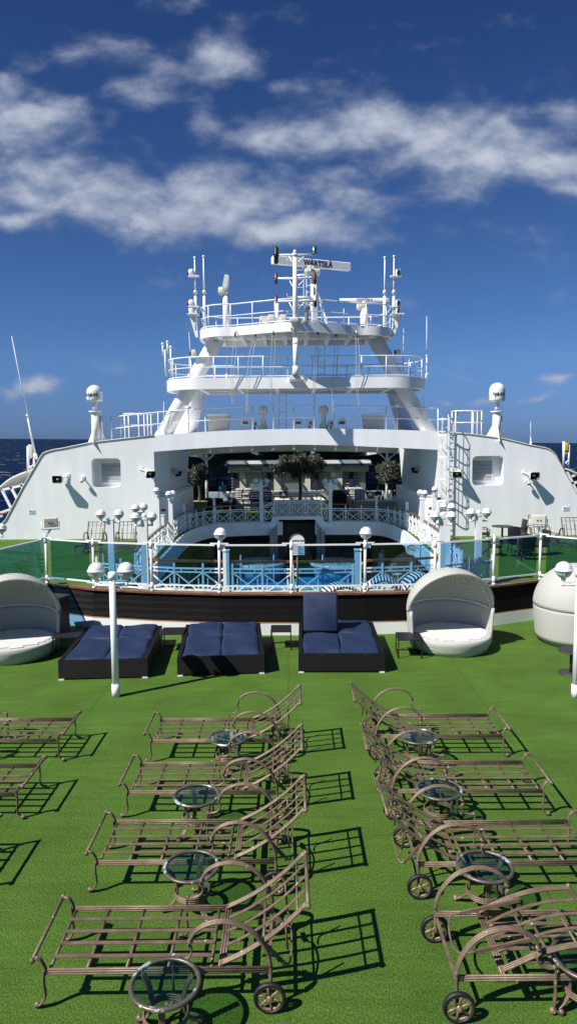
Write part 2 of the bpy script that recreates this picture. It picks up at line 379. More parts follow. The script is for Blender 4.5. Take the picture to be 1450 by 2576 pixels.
def build_world():
    N = wd.node_tree.nodes; L = wd.node_tree.links; bg = N['Background']; bg.inputs['Strength'].default_value = .062
    sk = N.new('ShaderNodeTexSky'); sk.sky_type = 'NISHITA'; sk.sun_disc = False; sk.sun_elevation = SEL; sk.sun_rotation = math.atan2(-.842, -.539)
    sk.altitude = 0; sk.air_density = 1.0; sk.dust_density = .35; sk.ozone_density = 3.0
    tc = N.new('ShaderNodeTexCoord'); sp = N.new('ShaderNodeSeparateXYZ'); L.new(tc.outputs['Generated'], sp.inputs[0])
    def M(op, a, b=None, c=None):
        n = N.new('ShaderNodeMath'); n.operation = op
        for i, x in enumerate((a, b, c)):
            if x is None: continue
            if isinstance(x, (int, float)): n.inputs[i].default_value = x
            else: L.new(x, n.inputs[i])
        return n.outputs[0]
    y = M('MAXIMUM', sp.outputs['Y'], .05)
    u = M('DIVIDE', sp.outputs['X'], y); v = M('DIVIDE', sp.outputs['Z'], y)
    # low-frequency warp so that the cloud banks get ragged outlines
    cv = N.new('ShaderNodeCombineXYZ'); L.new(u, cv.inputs[0]); L.new(v, cv.inputs[1])
    nw = N.new('ShaderNodeTexNoise'); nw.inputs['Scale'].default_value = 11; nw.inputs['Detail'].default_value = 4; L.new(cv.outputs[0], nw.inputs[0])
    sc = N.new('ShaderNodeVectorMath'); sc.operation = 'SUBTRACT'; L.new(nw.outputs['Color'], sc.inputs[0]); sc.inputs[1].default_value = (.5, .5, .5)
    s2 = N.new('ShaderNodeVectorMath'); s2.operation = 'SCALE'; L.new(sc.outputs[0], s2.inputs[0]); s2.inputs['Scale'].default_value = .05
    wv = N.new('ShaderNodeVectorMath'); wv.operation = 'ADD'; L.new(cv.outputs[0], wv.inputs[0]); L.new(s2.outputs[0], wv.inputs[1])
    blobs = [(700,355,80,42,.9),(800,340,90,50,.9),(960,310,130,62,1.15),(1080,350,150,75,1.1),(1250,375,170,72,1.05),(1410,420,130,60,1),(1180,440,140,45,.7),(1420,290,60,30,.6),
        (10,250,50,50,1),(60,320,110,60,.95),(150,290,80,35,.7),(90,460,190,60,1),(270,500,190,55,1.05),(450,530,200,62,1.1),(520,455,100,50,.95),(640,500,150,50,1),(700,570,240,36,1.0),(870,510,130,32,.75),(330,560,150,30,.7),(60,545,90,25,.8),(850,440,90,25,.55),
        (575,150,75,52,1.05),(490,170,50,22,.5),(300,150,190,50,.48),(350,230,85,40,.62),(180,150,50,50,.5),(500,295,45,60,.66),(600,345,70,26,.45),(465,20,35,22,.42),(70,165,70,18,.42),(700,210,60,20,.42),(270,290,30,20,.42),
        (95,968,48,26,.95),(40,985,60,18,.6),(1405,960,42,16,.75),(1210,1005,50,11,.62),(1350,1000,40,10,.6),(1110,1002,25,8,.55)]
    tot = None
    for (px, py, rx, ry, w) in blobs:
        a, b = _ray(px, py)
        s = N.new('ShaderNodeVectorMath'); s.operation = 'SUBTRACT'; L.new(wv.outputs[0], s.inputs[0]); s.inputs[1].default_value = (a, b, 0)
        d = N.new('ShaderNodeVectorMath'); d.operation = 'DIVIDE'; L.new(s.outputs[0], d.inputs[0]); d.inputs[1].default_value = (rx*1.28/F, ry*1.22/F, 1)
        l = N.new('ShaderNodeVectorMath'); l.operation = 'DOT_PRODUCT'; L.new(d.outputs[0], l.inputs[0]); L.new(d.outputs[0], l.inputs[1])
        e = M('MULTIPLY', M('POWER', 2.71828, M('MULTIPLY', l.outputs['Value'], -1.0)), w)
        tot = e if tot is None else M('MAXIMUM', tot, M('MULTIPLY_ADD', e, .35, M('MULTIPLY', tot, 1.0))) if False else M('SMOOTH_MAX', tot, e, .15)
    def noi(dv):
        mp = N.new('ShaderNodeMapping'); mp.inputs['Location'].default_value = (0, dv, 0); mp.inputs['Scale'].default_value = (.8, 1.4, 1); L.new(cv.outputs[0], mp.inputs[0])
        n = N.new('ShaderNodeTexNoise'); n.inputs['Scale'].default_value = 12; n.inputs['Detail'].default_value = 11; n.inputs['Roughness'].default_value = .58; n.inputs['Distortion'].default_value = .12; L.new(mp.outputs[0], n.inputs[0]); return n.outputs['Fac']
    n0 = noi(0); n1 = noi(.022)
    dens = M('ADD', tot, M('MULTIPLY', M('SUBTRACT', n0, .5), 1.45))
    mr = N.new('ShaderNodeMapRange'); mr.interpolation_type = 'SMOOTHSTEP'; mr.inputs[1].default_value = .16; mr.inputs[2].default_value = 1.12; L.new(dens, mr.inputs[0])
    alpha = M('MULTIPLY', mr.outputs[0], .93)
    lit = M('MULTIPLY', M('SUBTRACT', n0, n1), 2.4)
    core = N.new('ShaderNodeMapRange'); core.inputs[1].default_value = .5; core.inputs[2].default_value = 1.45; core.inputs[3].default_value = .30; core.inputs[4].default_value = .62; L.new(dens, core.inputs[0])
    sh = M('ADD', core.outputs[0], lit); cl = N.new('ShaderNodeClamp'); L.new(sh, cl.inputs[0])
    cc = N.new('ShaderNodeMix'); cc.data_type = 'RGBA'; cc.inputs['A'].default_value = (2.7, 3.4, 5.0, 1); cc.inputs['B'].default_value = (6.9, 7.3, 8.5, 1); L.new(cl.outputs[0], cc.inputs['Factor'])
    # clear-sky colour: Nishita, deepened towards the zenith as a polarised tropical sky
    z = sp.outputs['Z']
    g = N.new('ShaderNodeValToRGB'); L.new(z, g.inputs[0]); e = g.color_ramp.elements
    e[0].position = 0.0; e[0].color = (.235, .42, 1.0, 1); e[1].position = .484; e[1].color = (.2156, .3806, .681, 1)
    k = e.new(.021); k.color = (.255, .433, 1.0, 1)
    k = e.new(.108); k.color = (.357, .553, .949, 1)
    k = e.new(.258); k.color = (.314, .4915, .80, 1)
    mu = N.new('ShaderNodeMix'); mu.data_type = 'RGBA'; mu.blend_type = 'MULTIPLY'; mu.inputs['Factor'].default_value = 1; L.new(sk.outputs[0], mu.inputs['A']); L.new(g.outputs[0], mu.inputs['B'])
    fm = N.new('ShaderNodeMix'); fm.data_type = 'RGBA'; L.new(alpha, fm.inputs['Factor']); L.new(mu.outputs['Result'], fm.inputs['A']); L.new(cc.outputs['Result'], fm.inputs['B'])
    L.new(fm.outputs['Result'], bg.inputs['Color'])
build_world()
scene.view_settings.view_transform = 'Standard'; scene.view_settings.look = 'None'; scene.view_settings.exposure = .5; scene.view_settings.gamma = 1
# ------------------------------------------------------------------ sea, decks, pool
XC = .43
m = MB(); m.grid(lambda u, v: Vector(((u-.5)*90000, -200+v*50000, 0)), 30, 30, False); sea = struct(m.build('sea', 'sea'))
sea.location = (0, 0, -28); sea.rotation_euler = (0, R(.87), 0)
RP = [(0.43,22.85),(2.5,22.95),(5.0,23.5),(6.2,25.2),(6.5,30.5),(6.6,35),(6.54,38.75),(6.15,41.6),(5.3,43.0),(2.57,43.4),(0.43,43.5),(-1.65,43.4),(-4.43,42.6),(-5.4,40.9),(-5.8,38.6),(-5.9,34.75),(-5.75,29.5),(-5.5,25.2),(-4.64,23.5),(-1.65,22.95)]
RPs = cr([(x, y, 0) for x, y in RP], 8, True)
HC = Vector((XC, 33, 0))
def hole(th, inset=0., lo=None):
    d = Vector((math.cos(th), math.sin(th), 0)); best = None; n = len(RPs)
    for i in range(n):
        a = RPs[i]-HC; b = RPs[(i+1) % n]-HC; e = b-a; den = d.x*e.y-d.y*e.x
        if abs(den) < 1e-9: continue
        t = (a.x*e.y-a.y*e.x)/den; s = (a.x*d.y-a.y*d.x)/den
        if t > 0 and -1e-6 <= s <= 1+1e-6: best = t if best is None else max(best, t)
    return HC+d*(best-inset)
DX0, DX1, DY0, DY1 = -15.6, 16.2, -4., 80.
def outer(th):
    d = Vector((math.cos(th), math.sin(th), 0)); ts = []
    if d.x > 1e-6: ts.append((DX1-HC.x)/d.x)
    if d.x < -1e-6: ts.append((DX0-HC.x)/d.x)
    if d.y > 1e-6: ts.append((DY1-HC.y)/d.y)
    if d.y < -1e-6: ts.append((DY0-HC.y)/d.y)
    return HC+d*min(ts)
ths = [2*math.pi*i/160 for i in range(160)]+[math.atan2(y-HC.y, x-HC.x) % (2*math.pi) for x in (DX0, DX1) for y in (DY0, DY1)]
ths = sorted(ths)
m = MB(); vs = []; fs = []; n = len(ths)
for t in ths: vs += [hole(t, .35), outer(t)]
for i in range(n): j = (i+1) % n; fs.append((2*i, 2*i+1, 2*j+1, 2*j))
m.add(vs, fs); struct(m.build('turf_deck', 'turf'))
# white curb + fascia of the opening, deck soffit below
m = MB()
GA, GB = [math.atan2(43.3-HC.y, P(px, 1330, 43).x-HC.x) % (2*math.pi) for px in (799, 694)]
def ring(i0, z0, i1, z1, gap=False):
    vs = []; fs = []
    for t in ths:
        a = hole(t, i0); b = hole(t, i1); a.z = z0; b.z = z1; vs += [a, b]
    for i in range(n):
        j = (i+1) % n
        if gap and ths[i] > GA and ths[j] < GB: continue
        fs.append((2*i, 2*i+1, 2*j+1, 2*j))
    m.add(vs, fs)
ring(.30, .0, .30, .07, True); ring(.30, .07, .42, .07, True); ring(.42, .07, .42, -.75, True); ring(.42, -.75, .15, -.75, True)
struct(m.build('deck_edge', 'white'))
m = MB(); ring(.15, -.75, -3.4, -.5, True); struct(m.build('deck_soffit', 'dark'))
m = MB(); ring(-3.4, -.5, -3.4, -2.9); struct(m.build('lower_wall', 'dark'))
m = MB(); vs = [HC+Vector((0, 0, -2.9))]+[hole(t, -3.4)+Vector((0, 0, -2.9)) for t in ths]; m.add(vs, [(0, i+1, (i+1) % n+1) for i in range(n)]); struct(m.build('pool_deck', 'teak'))
# vertical slatted screens at the far end of the lower deck
sc1 = thing('slatted_screen', 'dark vertical slatted screen behind the left hot tub under the balcony', 'screen', (-3.4, 44.8, -2.9), 'dark slatted screens beyond the hot tubs')
m = MB()
for i in range(34): m.bb(-5.4+i*.135, -5.34+i*.135, 44.75, 44.83, -2.85, -.85)
m.build('slats', 'darkwall', sc1)
m = MB(); m.bb(-5.5, -.8, 44.84, 44.9, -2.9, -.8); m.build('frame', 'black', sc1)
sc2 = dup(sc1, loc=(3.4+XC+.45, 44.8, -2.9), label='dark vertical slatted screen behind the right hot tub under the balcony')
# pool
m = MB()
def sup(cx, cy, a, b, z, k=3., N_=64):
    o = []
    for i in range(N_):
        t = 2*math.pi*i/N_; c, s = math.cos(t), math.sin(t)
        o.append(Vector((cx+a*math.copysign(abs(c)**(2/k), c), cy+b*math.copysign(abs(s)**(2/k), s), z)))
    return o
m.slab(sup(XC, 37.2, 4.6, 6.4, 0), -3.0, -2.80); struct(m.build('pool_water', 'pool_water'))
m = MB(); o1 = sup(XC, 37.2, 4.6, 6.4, -2.78); o2 = sup(XC, 37.2, 4.95, 6.75, -2.78); k = len(o1)
m.add([v for v in o1]+[v for v in o2]+[v-Vector((0, 0, .11)) for v in o1]+[v-Vector((0, 0, .11)) for v in o2],
      [(i, (i+1) % k, (i+1) % k+k, i+k) for i in range(k)]+[(i+2*k, (i+1) % k+2*k, (i+1) % k, i) for i in range(k)]+[(i+k, (i+1) % k+k, (i+1) % k+3*k, i+3*k) for i in range(k)]); struct(m.build('pool_coping', 'tub_rim'))
def tub(cx, cy, label):
    t = thing('hot_tub', label, 'hot tub', (cx, cy, -2.9), 'round blue tiled hot tubs in the pool')
    m = MB(); m.lathe((cx, cy, -2.9), [(1.25, .12), (1.3, .5), (1.38, .95)], 40); m.build('tub_wall', 'tub_tile', t)
    m = MB(); m.tube([Vector((cx+1.42*math.cos(a), cy+1.42*math.sin(a), -1.93)) for a in [2*math.pi*i/48 for i in range(48)]], .12, 8, True); m.build('rim', 'tub_rim', t)
    m = MB(); m.lathe((cx, cy, -2.9), [(1.30, .951), (1.3, .965)], 40); m.build('water', 'tub_water', t)
    m = MB()
    for s in (-1, 1): m.tube(cr([(cx+s*.9, cy-1.3, -1.9), (cx+s*.9, cy-1.35, -1.35), (cx+s*.9, cy-1.6, -1.2), (cx+s*.9, cy-1.8, -1.6), (cx+s*.9, cy-1.85, -2.7)], 5), .022, 6)
    m.build('handrail', 'white', t)
    return t
tub(-1.72, 39.8, 'round blue tiled hot tub with two bathers, left of the pair'); tub(2.72, 39.6, 'round blue tiled hot tub with one bather, right of the pair')
# ------------------------------------------------------------------ wicker clad wall and glass windscreen
WP = [G(-40, 1478, 1.1), G(120,1466,1.1), G(238,1478,1.1), G(383,1485,1.1), G(553,1490,1.1), G(733,1490,1.1), G(917,1488,1.1), G(1092,1484,1.1), G(1239,1470,1.1), G(1355,1457,1.1)]
WP[0] = Vector((-7.6, 16.2, 1.1)); WP.append(Vector((8.4, 18.2, 1.1)))
WP = [Vector((p.x, p.y, 0)) for p in WP]
def wall_strip(off0, off1, z0, z1):
    m = MB(); nn = []
    for i, p in enumerate(WP):
        t = (WP[min(i+1, len(WP)-1)]-WP[max(i-1, 0)]).normalized(); nn.append(Vector((t.y, -t.x, 0)))   # towards the camera
    a = [p+q*off0 for p, q in zip(WP, nn)]; b = [p+q*off1 for p, q in zip(WP, nn)]
    for i in range(len(WP)-1):
        q = [a[i], a[i+1], b[i+1], b[i]]
        m.add([Vector((v.x, v.y, z0)) for v in q]+[Vector((v.x, v.y, z1)) for v in q], [(0, 1, 2, 3)[::-1], (4, 5, 6, 7), (0, 1, 5, 4), (1, 2, 6, 5), (2, 3, 7, 6), (3, 0, 4, 7)])
    return m
wl = thing('clad_wall', 'low curved wall clad in black ribbed wicker with a wooden cap', 'wall', (0, 18, 0))
wall_strip(-.06, .10, 0, .30).build('plinth', 'white', wl)
wall_strip(-.05, .07, .30, 1.05).build('cladding', 'cladding', wl)
wall_strip(-.10, .13, 1.05, 1.10).build('wooden_cap', 'wood', wl)
wall_strip(.071, .088, .308, .33).build('wooden_trim', 'wood_light', wl)
m = MB()
for k in range(22):                               # raised wicker ribs
    wb = wall_strip(.07, .078, .36+k*.031, .376+k*.031); m.add(wb.v, wb.f)
m.build('rib', 'cladding', wl)['kind'] = 'stuff'
ws = thing('glass_windscreen', 'blue tinted glass windscreen with white posts on top of the black wall', 'windscreen', (0, 18, 1.1))
ztop = 2.42
for i, p in enumerate(WP):
    m = MB(); m.cyl((p.x, p.y, 1.10), (p.x, p.y, ztop), .036, n=12); m.cyl((p.x, p.y, 1.10), (p.x, p.y, 1.15), .06, .05, 12); m.cyl((p.x, p.y, 1.15), (p.x, p.y, 1.32), .048, .044, 12)
    m.cyl((p.x, p.y, ztop-.2), (p.x, p.y, ztop-.02), .047, n=12); m.ell((p.x, p.y, ztop), .038, n=10, m=6)
    m.build('post', 'white', ws)
for i in range(len(WP)-1):
    a, b = WP[i], WP[i+1]; d = (b-a).normalized(); g0, g1 = a+d*.17, b-d*.13
    off = Vector((0, 0, 0))
    gm = MB(); Mr = Matrix.Rotation(math.atan2(d.y, d.x), 3, 'Z'); c = (g0+g1)/2
    gm.box((c.x, c.y, 1.80), ((g1-g0).length, .012, 1.02), M=Mr); gm.build('pane', 'tint_glass', ws)
    m = MB()
    for nm, zr, zt in (('top_rail', 2.335, 2.375), ('bottom_rail', 1.265, 1.235)):
        m = MB(); m.box((c.x, c.y, zr), ((g1-g0).length+.02, .045, .036), M=Mr)
        for e, s in ((a, 1), (b, -1)): q = e+d*s*.13; m.box((q.x, q.y, zt), (.22, .035, .034), M=Mr)
        m.build(nm, 'white', ws)
# ------------------------------------------------------------------ globe lamps
def globe(parent, x, y, z, r=.16, arm=None):
    m = MB(); m.ell((x, y, z), r, n=20, m=8, z0=0.02, z1=1.); g = m.build('globe', 'opal', parent)
    m = MB(); m.lathe((x, y, z), [(r*1.0, -.022), (r*1.08, -.02), (r*1.08, .012), (r*.98, .014)], 20); m.build('collar', 'white', g)
    m = MB(); m.ell((x, y, z-.012), r*.95, n=20, m=8, z0=-.93, z1=0.); m.build('bowl', 'bowl', g)
    m = MB()
    for k in range(6):
        a = math.pi*2*k/6+.3
        m.tube([(x+r*1.0*math.cos(t)*math.cos(a), y+r*1.0*math.cos(t)*math.sin(a), z+r*1.0*math.sin(t)) for t in [R(-5-14*j) for j in range(6)]], r*.04, 4)
    m.cyl((x, y, z-r*.98), (x, y, z-r*1.35), r*.30, r*.25, 10); m.cyl((x, y, z-r*1.3), (x, y, z-r*1.9), r*.2, n=10)
    m.build('cradle', 'white', g)
    return g
def lamp_post(label, x, y, h, heads, r=.065, square=False, base=0., finial=False, group='white globe lamp posts', hz=None):
    t = thing('lamp_post', label, 'lamp post', (x, y, base), group)
    m = MB()
    if square:
        m.box((x, y, (base+h)/2), (.2, .2, h-base)); m.box((x, y, h+.02), (.23, .23, .04))
        if finial: m.ell((x, y, h+.12), .09, n=14, m=8)
    else:
        m.cyl((x, y, base), (x, y, h), r*1.05, r*.95, 16); m.cyl((x, y, h-.14), (x, y, h), r*1.16, n=16); m.ell((x, y, h), r*1.1, rz=r*.35, n=16, m=6, z0=0)
        m.cyl((x, y, base), (x, y, base+.26), r*1.22, n=16)
    m.build('pole', 'white', t)
    zg = hz if hz is not None else h+.12
    for (ax, ay) in heads:
        m = MB(); za = zg-.16*1.75
        m.cyl((x, y, za), (x+ax, y+ay, za), .033, n=8); m.ell((x+ax, y+ay, za), .045, n=8, m=6); m.build('arm', 'white', t)
        globe(t, x+ax, y+ay, zg)
    return t
p = G(292, 1752); zt = P(287, 1440, p.y).z
lamp_post('tall white lamp post with twin globes in front of the navy sunbeds', p.x, p.y, zt, [(-.33, .10), (.25, .10)], hz=P(242, 1437, p.y).z)
p = G(1441, 1754); zt = P(1445, 1432, p.y).z
lamp_post('tall white lamp post with a globe at the right end of the turf', p.x+.03, p.y, zt, [(-.28, .06), (.30, .10)], hz=P(1417, 1434, p.y).z)
for i, lb in ((4, 'single white globe lamp on the windscreen, left one'), (6, 'single white globe lamp on the windscreen, right one')):
    q = WP[i]; t = thing('globe_lamp', lb, 'lamp', (q.x, q.y+.06, 2.3), 'globe lamps fixed to the windscreen')
    m = MB(); m.bb(q.x+.02, q.x+.14, q.y+.02, q.y+.09, 2.24, 2.34); m.cyl((q.x+.08, q.y+.07, 2.25), (q.x+.03, q.y+.1, 2.45), .03); m.build('bracket', 'white', t)
    globe(t, q.x+.03, q.y+.09, P(555, 1343, 18.1).z)
def pxpost(px, pyb, pyt, label, heads, gz, square=True, finial=False, Y=None):
    p = G(px, pyb) if Y is None else Vector((P(px, 1300, Y).x, Y, 0))
    lamp_post(label, p.x, p.y, P(px, pyt, p.y).z, heads, square=square, finial=finial, hz=P(px, gz, p.y).z)
pxpost(284, 1478, 1306, 'square white twin globe lamp post before the left louvred vent', [(-.30, -.1), (.30, -.05)], 1292)
pxpost(368, 1485, 1306, 'square white lamp post with ball finial and globes at the left stair corner', [(-.27, -.08), (.24, .1)], 1300, finial=True)
pxpost(352, 0, 1290, 'white twin globe lamp post half hidden behind the left stair corner', [(-.1, -.25), (.1, .25)], 1276, Y=27.5)
pxpost(1109, 1485, 1303, 'square white lamp post with ball finial and globes at the right stair corner', [(-.27, -.08), (.27, -.1)], 1297, finial=True)
pxpost(1124, 0, 1290, 'white twin globe lamp post close beside the caged ladder foot', [(-.1, .25), (.1, -.25)], 1274, Y=27.5)
pxpost(1199, 1470, 1297, 'square white twin globe lamp post with ball finial below the right vent', [(-.28, -.05), (.28, .05)], 1289, finial=True)
pxpost(-30, 0, 1345, 'white globe lamp post cut by the left edge, beside the hull screen', [(.47, -.05)], 1328, Y=23.9)
pxpost(430, 0, 1256, 'slim white twin globe lamp post on the left side of the balustrade', [(-.05, -.16), (.08, .2)], 1242, Y=34.5)
pxpost(1061, 0, 1256, 'slim white twin globe lamp post on the right side of the balustrade', [(-.08, .2), (.07, -.16)], 1240, Y=34.5)
pxpost(657, 0, 1214, 'white four globe lamp post left of the raised bridge', [(-.35, -.12), (.35, -.12), (-.28, .3), (.28, .3)], 1210, finial=True, Y=43.1)
pxpost(830, 0, 1214, 'white four globe lamp post right of the raised bridge', [(-.35, -.12), (.35, -.12), (-.28, .3), (.28, .3)], 1210, finial=True, Y=43.1)
pxpost(397, 0, 1246, 'single globe lamp beside the left white locker under the arch', [(0, -.14)], 1233, Y=36.1)
pxpost(1090, 0, 1243, 'single globe lamp beside the right white locker under the arch', [(0, -.14)], 1230, Y=36.1)
# ------------------------------------------------------------------ bronze chaise lounges
def make_chaise(label, recl=None, rows=4):
    t = thing('chaise_lounge', label, 'lounge chair', (0, 0, 0), 'bronze metal chaise lounges on the turf')
    W = .84; r = .0115
    for v in (0, W):
        m = MB(); m.rib3([(-.02, v, .35), (1.98, v, .35)], r, (0, 0, .021)); m.build('side_rail', 'bronze', t)
    m = MB()
    for u in (.52, .90, 1.27, 1.62, 1.95): m.cyl((u, 0, .335), (u, W, .335), .016, n=8)
    for v in (.17, .34, .50, .67): m.box((1.235, v, .362), (1.44, .042, .008))
    m.rib3([(.42, .02, .36), (.42, W-.02, .36)], .013, (.024, 0, 0)); m.build('seat_grid', 'bronze', t)
    # foot end
    m = MB(); m.cyl((2.08, -.03, .47), (2.08, W+.03, .47), .018, n=8)
    for v in (-.02, W+.02): m.ell((2.08, v, .47), .027, n=10, m=6)
    for v in (0, W): m.rib3(cr([(1.97, v, .36), (1.99, v, .42), (2.03, v, .475), (2.08, v, .475)], 4), .009, (0, .014, 0))
    m.build('foot_rail', 'bronze', t)
    for v in (0, W):
        m = MB(); m.rib3(cr([(1.985, v, .37), (1.995, v, .25), (1.985, v, .12), (2.02, v, .05), (2.05, v, .035)], 4), .010, (0, .013, 0)); m.ell((2.06, v, .033),   .029, .023, .029, n=10, m=6); m.build('leg', 'bronze', t)
    # arm rests with front legs
    for v, s in ((-.015, -1), (W+.015, 1)):
        arc = cr([(-.0, v, .14), (-.01, v, .30), (-.005, v, .45), (.05, v, .60), (.18, v, .745), (.36, v, .815), (.52, v, .80), (.64, v, .735), (.69, v, .655)], 6)
        m = MB(); k0 = 10
        m.tube(arc[:k0+2], [.017]*(k0+2), 8)
        m.rib3(arc[k0:], .0125, (0, .022, 0))
        m.ell((.69, v, .64), .028, .036, .028, n=10, m=6)
        m.rib3(cr([(.69, v, .66), (.71, v, .60), (.68, v, .56), (.70, v, .49), (.77, v, .455), (.83, v, .45), (.845, v, .42), (.845, v, .36)], 4), .009, (0, .014, 0))
        m.ell((.835, v, .455), .022, n=8, m=5)
        m.build('arm_rest', 'bronze', t)
        m = MB(); m.rib3(cr([(.845, v, .33), (.85, v, .2), (.84, v, .10), (.87, v, .045), (.90, v, .035)], 4), .010, (0, .013, 0)); m.ell((.905, v, .033),   .029, .023, .029, n=10, m=6); m.build('leg', 'bronze', t)
    # wheels
    for v in (-.075, W+.075):
        rm = MB(); Mx = Matrix.Rotation(R(90), 3, 'X')
        ringp = [Vector((.108*math.cos(a), 0, .108*math.sin(a)))+Vector((0, v, .14)) for a in [2*math.pi*i/28 for i in range(28)]]
        rm.tube(ringp, .0125, 8, True)
        for k in range(6):
            a = 2*math.pi*k/6+.35; d = Vector((math.cos(a), 0, math.sin(a))); c = Vector((0, v, .14))
            rm.tube([c+d*.02, c+d*.06, c+d*.105], [.016, .010, .017], 6)
        s = -1 if v < 0 else 1
        rm.cyl((0, v-s*.03, .14), (0, v+s*.028, .14), .030, .026, 12); rm.cyl((0, v+s*.028, .14), (0, v+s*.04, .14), .016, n=8)
        w = rm.build('wheel', 'bronze_light', t)
        tm = MB(); prof = [(.118, -.022), (.132, -.024), (.14, -.014), (.143, 0), (.14, .014), (.132, .024), (.118, .022), (.116, 0)]
        vs = []; fs = []; K = 36
        for i in range(K):
            a = 2*math.pi*i/K
            for (rr, yy) in prof: vs.append(Vector((rr*math.cos(a), v+yy, .143+rr*math.sin(a))))
        q = len(prof)
        for i in range(K):
            for j in range(q): fs.append((i*q+j, i*q+(j+1) % q, ((i+1) % K)*q+(j+1) % q, ((i+1) % K)*q+j))
        tm.add(vs, fs, True); tm.build('tyre', 'tyre', w)
    m = MB(); m.bar((0, -.01, .30), (0, W+.01, .30), .03, .014)
    for v in (-.06, W+.06): m.cyl((0, v-.05, .14), (0, v+.05, .14), .012)
    m.build('axle', 'bronze', t)
    # backrest: built along its own curve
    curve = recl or [(.44, .385), (.25, .475), (.05, .60), (-.12, .735), (-.25, .86), (-.31, .925), (-.345, .93)]
    m = MB()
    cc = cr([(u, 0, z) for u, z in curve], 5)
    for v in (.035, W-.035): m.rib3([Vector((p.x, v, p.z)) for p in cc], .0115, (0, .021, 0))
    top = cc[-1]; m.tube([(top.x, .02, top.z), (top.x, W-.02, top.z)], .019, 8)
    for v in (.02, W-.02): m.ell((top.x, v, top.z), .029, n=10, m=6)
    for v in (.23, .42, .61):
        pts = [Vector((p.x, v, p.z+.006)) for p in cc[1:-2]]
        m.tube(pts, [1]*len(pts), 4, smooth=False, sq=(.017, .004))
    for k in (len(cc)//3, 2*len(cc)//3): m.cyl((cc[k].x, .04, cc[k].z-.012), (cc[k].x, W-.04, cc[k].z-.012), .011, n=6)
    m.build('backrest', 'bronze', t)
    # hinged stay that props the backrest
    k = cc[len(cc)//2]; m = MB()
    if recl:
        sx = [(k.x-.05, k.z+.0), (.22, .50), (.05, .42)]
        for v in (.16, W-.16): m.bar((k.x-.1, v, k.z+.01), (.2, v, .47), .02, .035)
        m.tube(cr([(.2, .16, .47), (.10, .17, .45), (.06, .26, .40), (.05, W/2, .36), (.06, W-.26, .40), (.10, W-.17, .45), (.2, W-.16, .47)], 5), .011, 6)
    else:
        for v in (.16, W-.16):
            m.bar((.10, v, .53), (-.13, v, .28), .014, .038)
            for q in range(3): m.bar((-.02-.045*q, v, .385-.045*q), (-.035-.045*q, v, .345-.045*q), .012, .02)
            m.cyl((-.14, v, .72), (-.16, v, .42), .010, n=6)
        m.tube(cr([(-.13, .16, .28), (-.17, .17, .27), (-.19, .22, .30), (-.20, W/2, .33), (-.19, W-.22, .30), (-.17, W-.17, .27), (-.13, W-.16, .28)], 5), .010, 6)
        m.tube(cr([(-.16, .16, .42), (-.20, .18, .34), (-.20, .24, .34)], 5), .009, 6)
    m.build('stay', 'bronze', t)
    return t
c0 = make_chaise('nearest bronze chaise in the left row, raised back, beside the largest glass table')
def put(o, x, y, flip):    # the wheel axle stands at x; flip: foot end towards -X
    jit = R(math.sin(x*37+y*11)*.55)
    if flip: o.location = (x, y+.84, 0); o.rotation_euler = (0, 0, math.pi+jit)
    else: o.location = (x, y, 0); o.rotation_euler = (0, 0, jit)
put(c0, -.20, 5.84, True)
names = ['second nearest', 'third nearest', 'farthest']
for i, (y, lb) in enumerate(((7.46, 'second nearest bronze chaise in the left row, slatted grid seat'), (9.02, 'third bronze chaise in the left row, directly behind the second'), (10.66, 'farthest bronze chaise in the left row, nearest the lamp post'))):
    put(dup(c0, label=lb), -.18, y, True)
for y, lb in ((7.38, 'second nearest bronze chaise in the right row, back raised to the left'), (9.02, 'third bronze chaise in the right row, foot rail inside the frame'), (10.78, 'farthest bronze chaise in the right row, behind all its tables')):
    put(dup(c0, label=lb), 1.40 if y < 9 else 1.36, y, False)
for y, lb in ((7.42, 'chaise at the left edge of which only the foot shadow shows'), (9.03, 'bronze chaise at the left edge, lower of the two cropped foot ends'), (10.74, 'bronze chaise at the left edge, upper of the two cropped foot ends')):
    put(dup(c0, label=lb), -5.62, y, False)
c9 = make_chaise('nearest bronze chaise on the right with its back folded forward over the seat', [(.40, .40), (.52, .455), (.68, .53), (.86, .59), (1.05, .625), (1.20, .635), (1.28, .64)])
put(c9, 1.43, 5.72, False)
# three chaises far behind on the side decks, seen foot first
for x, y, rz, lb in ((P(246, 1345, 33.2).x, 33.2, -92, 'bronze lounge chair facing us against the left white wall, left of two'), (P(323, 1345, 33.2).x, 33.2, -88, 'bronze lounge chair facing us against the left white wall, right of two'),
                     (P(1345, 1345, 34.6).x, 34.6, -90, 'bronze lounge chair facing us by the right white wall, left of two'), (P(1428, 1345, 33.5).x, 33.5, -92, 'bronze lounge chair facing us by the right white wall, right of two')):
    c = make_chaise(lb, [(.44, .39), (.36, .55), (.27, .75), (.18, .95), (.10, 1.12), (.07, 1.22), (.05, 1.26)]) if 'left of two' in lb and 'left white' in lb else dup(far0, label=lb)
    if 'left of two' in lb and 'left white' in lb: far0 = c
    c['label'] = lb; c.location = (x-.42*math.cos(R(rz+90)), y-.42*math.sin(R(rz+90)), 0); c.rotation_euler = (0, 0, R(rz))
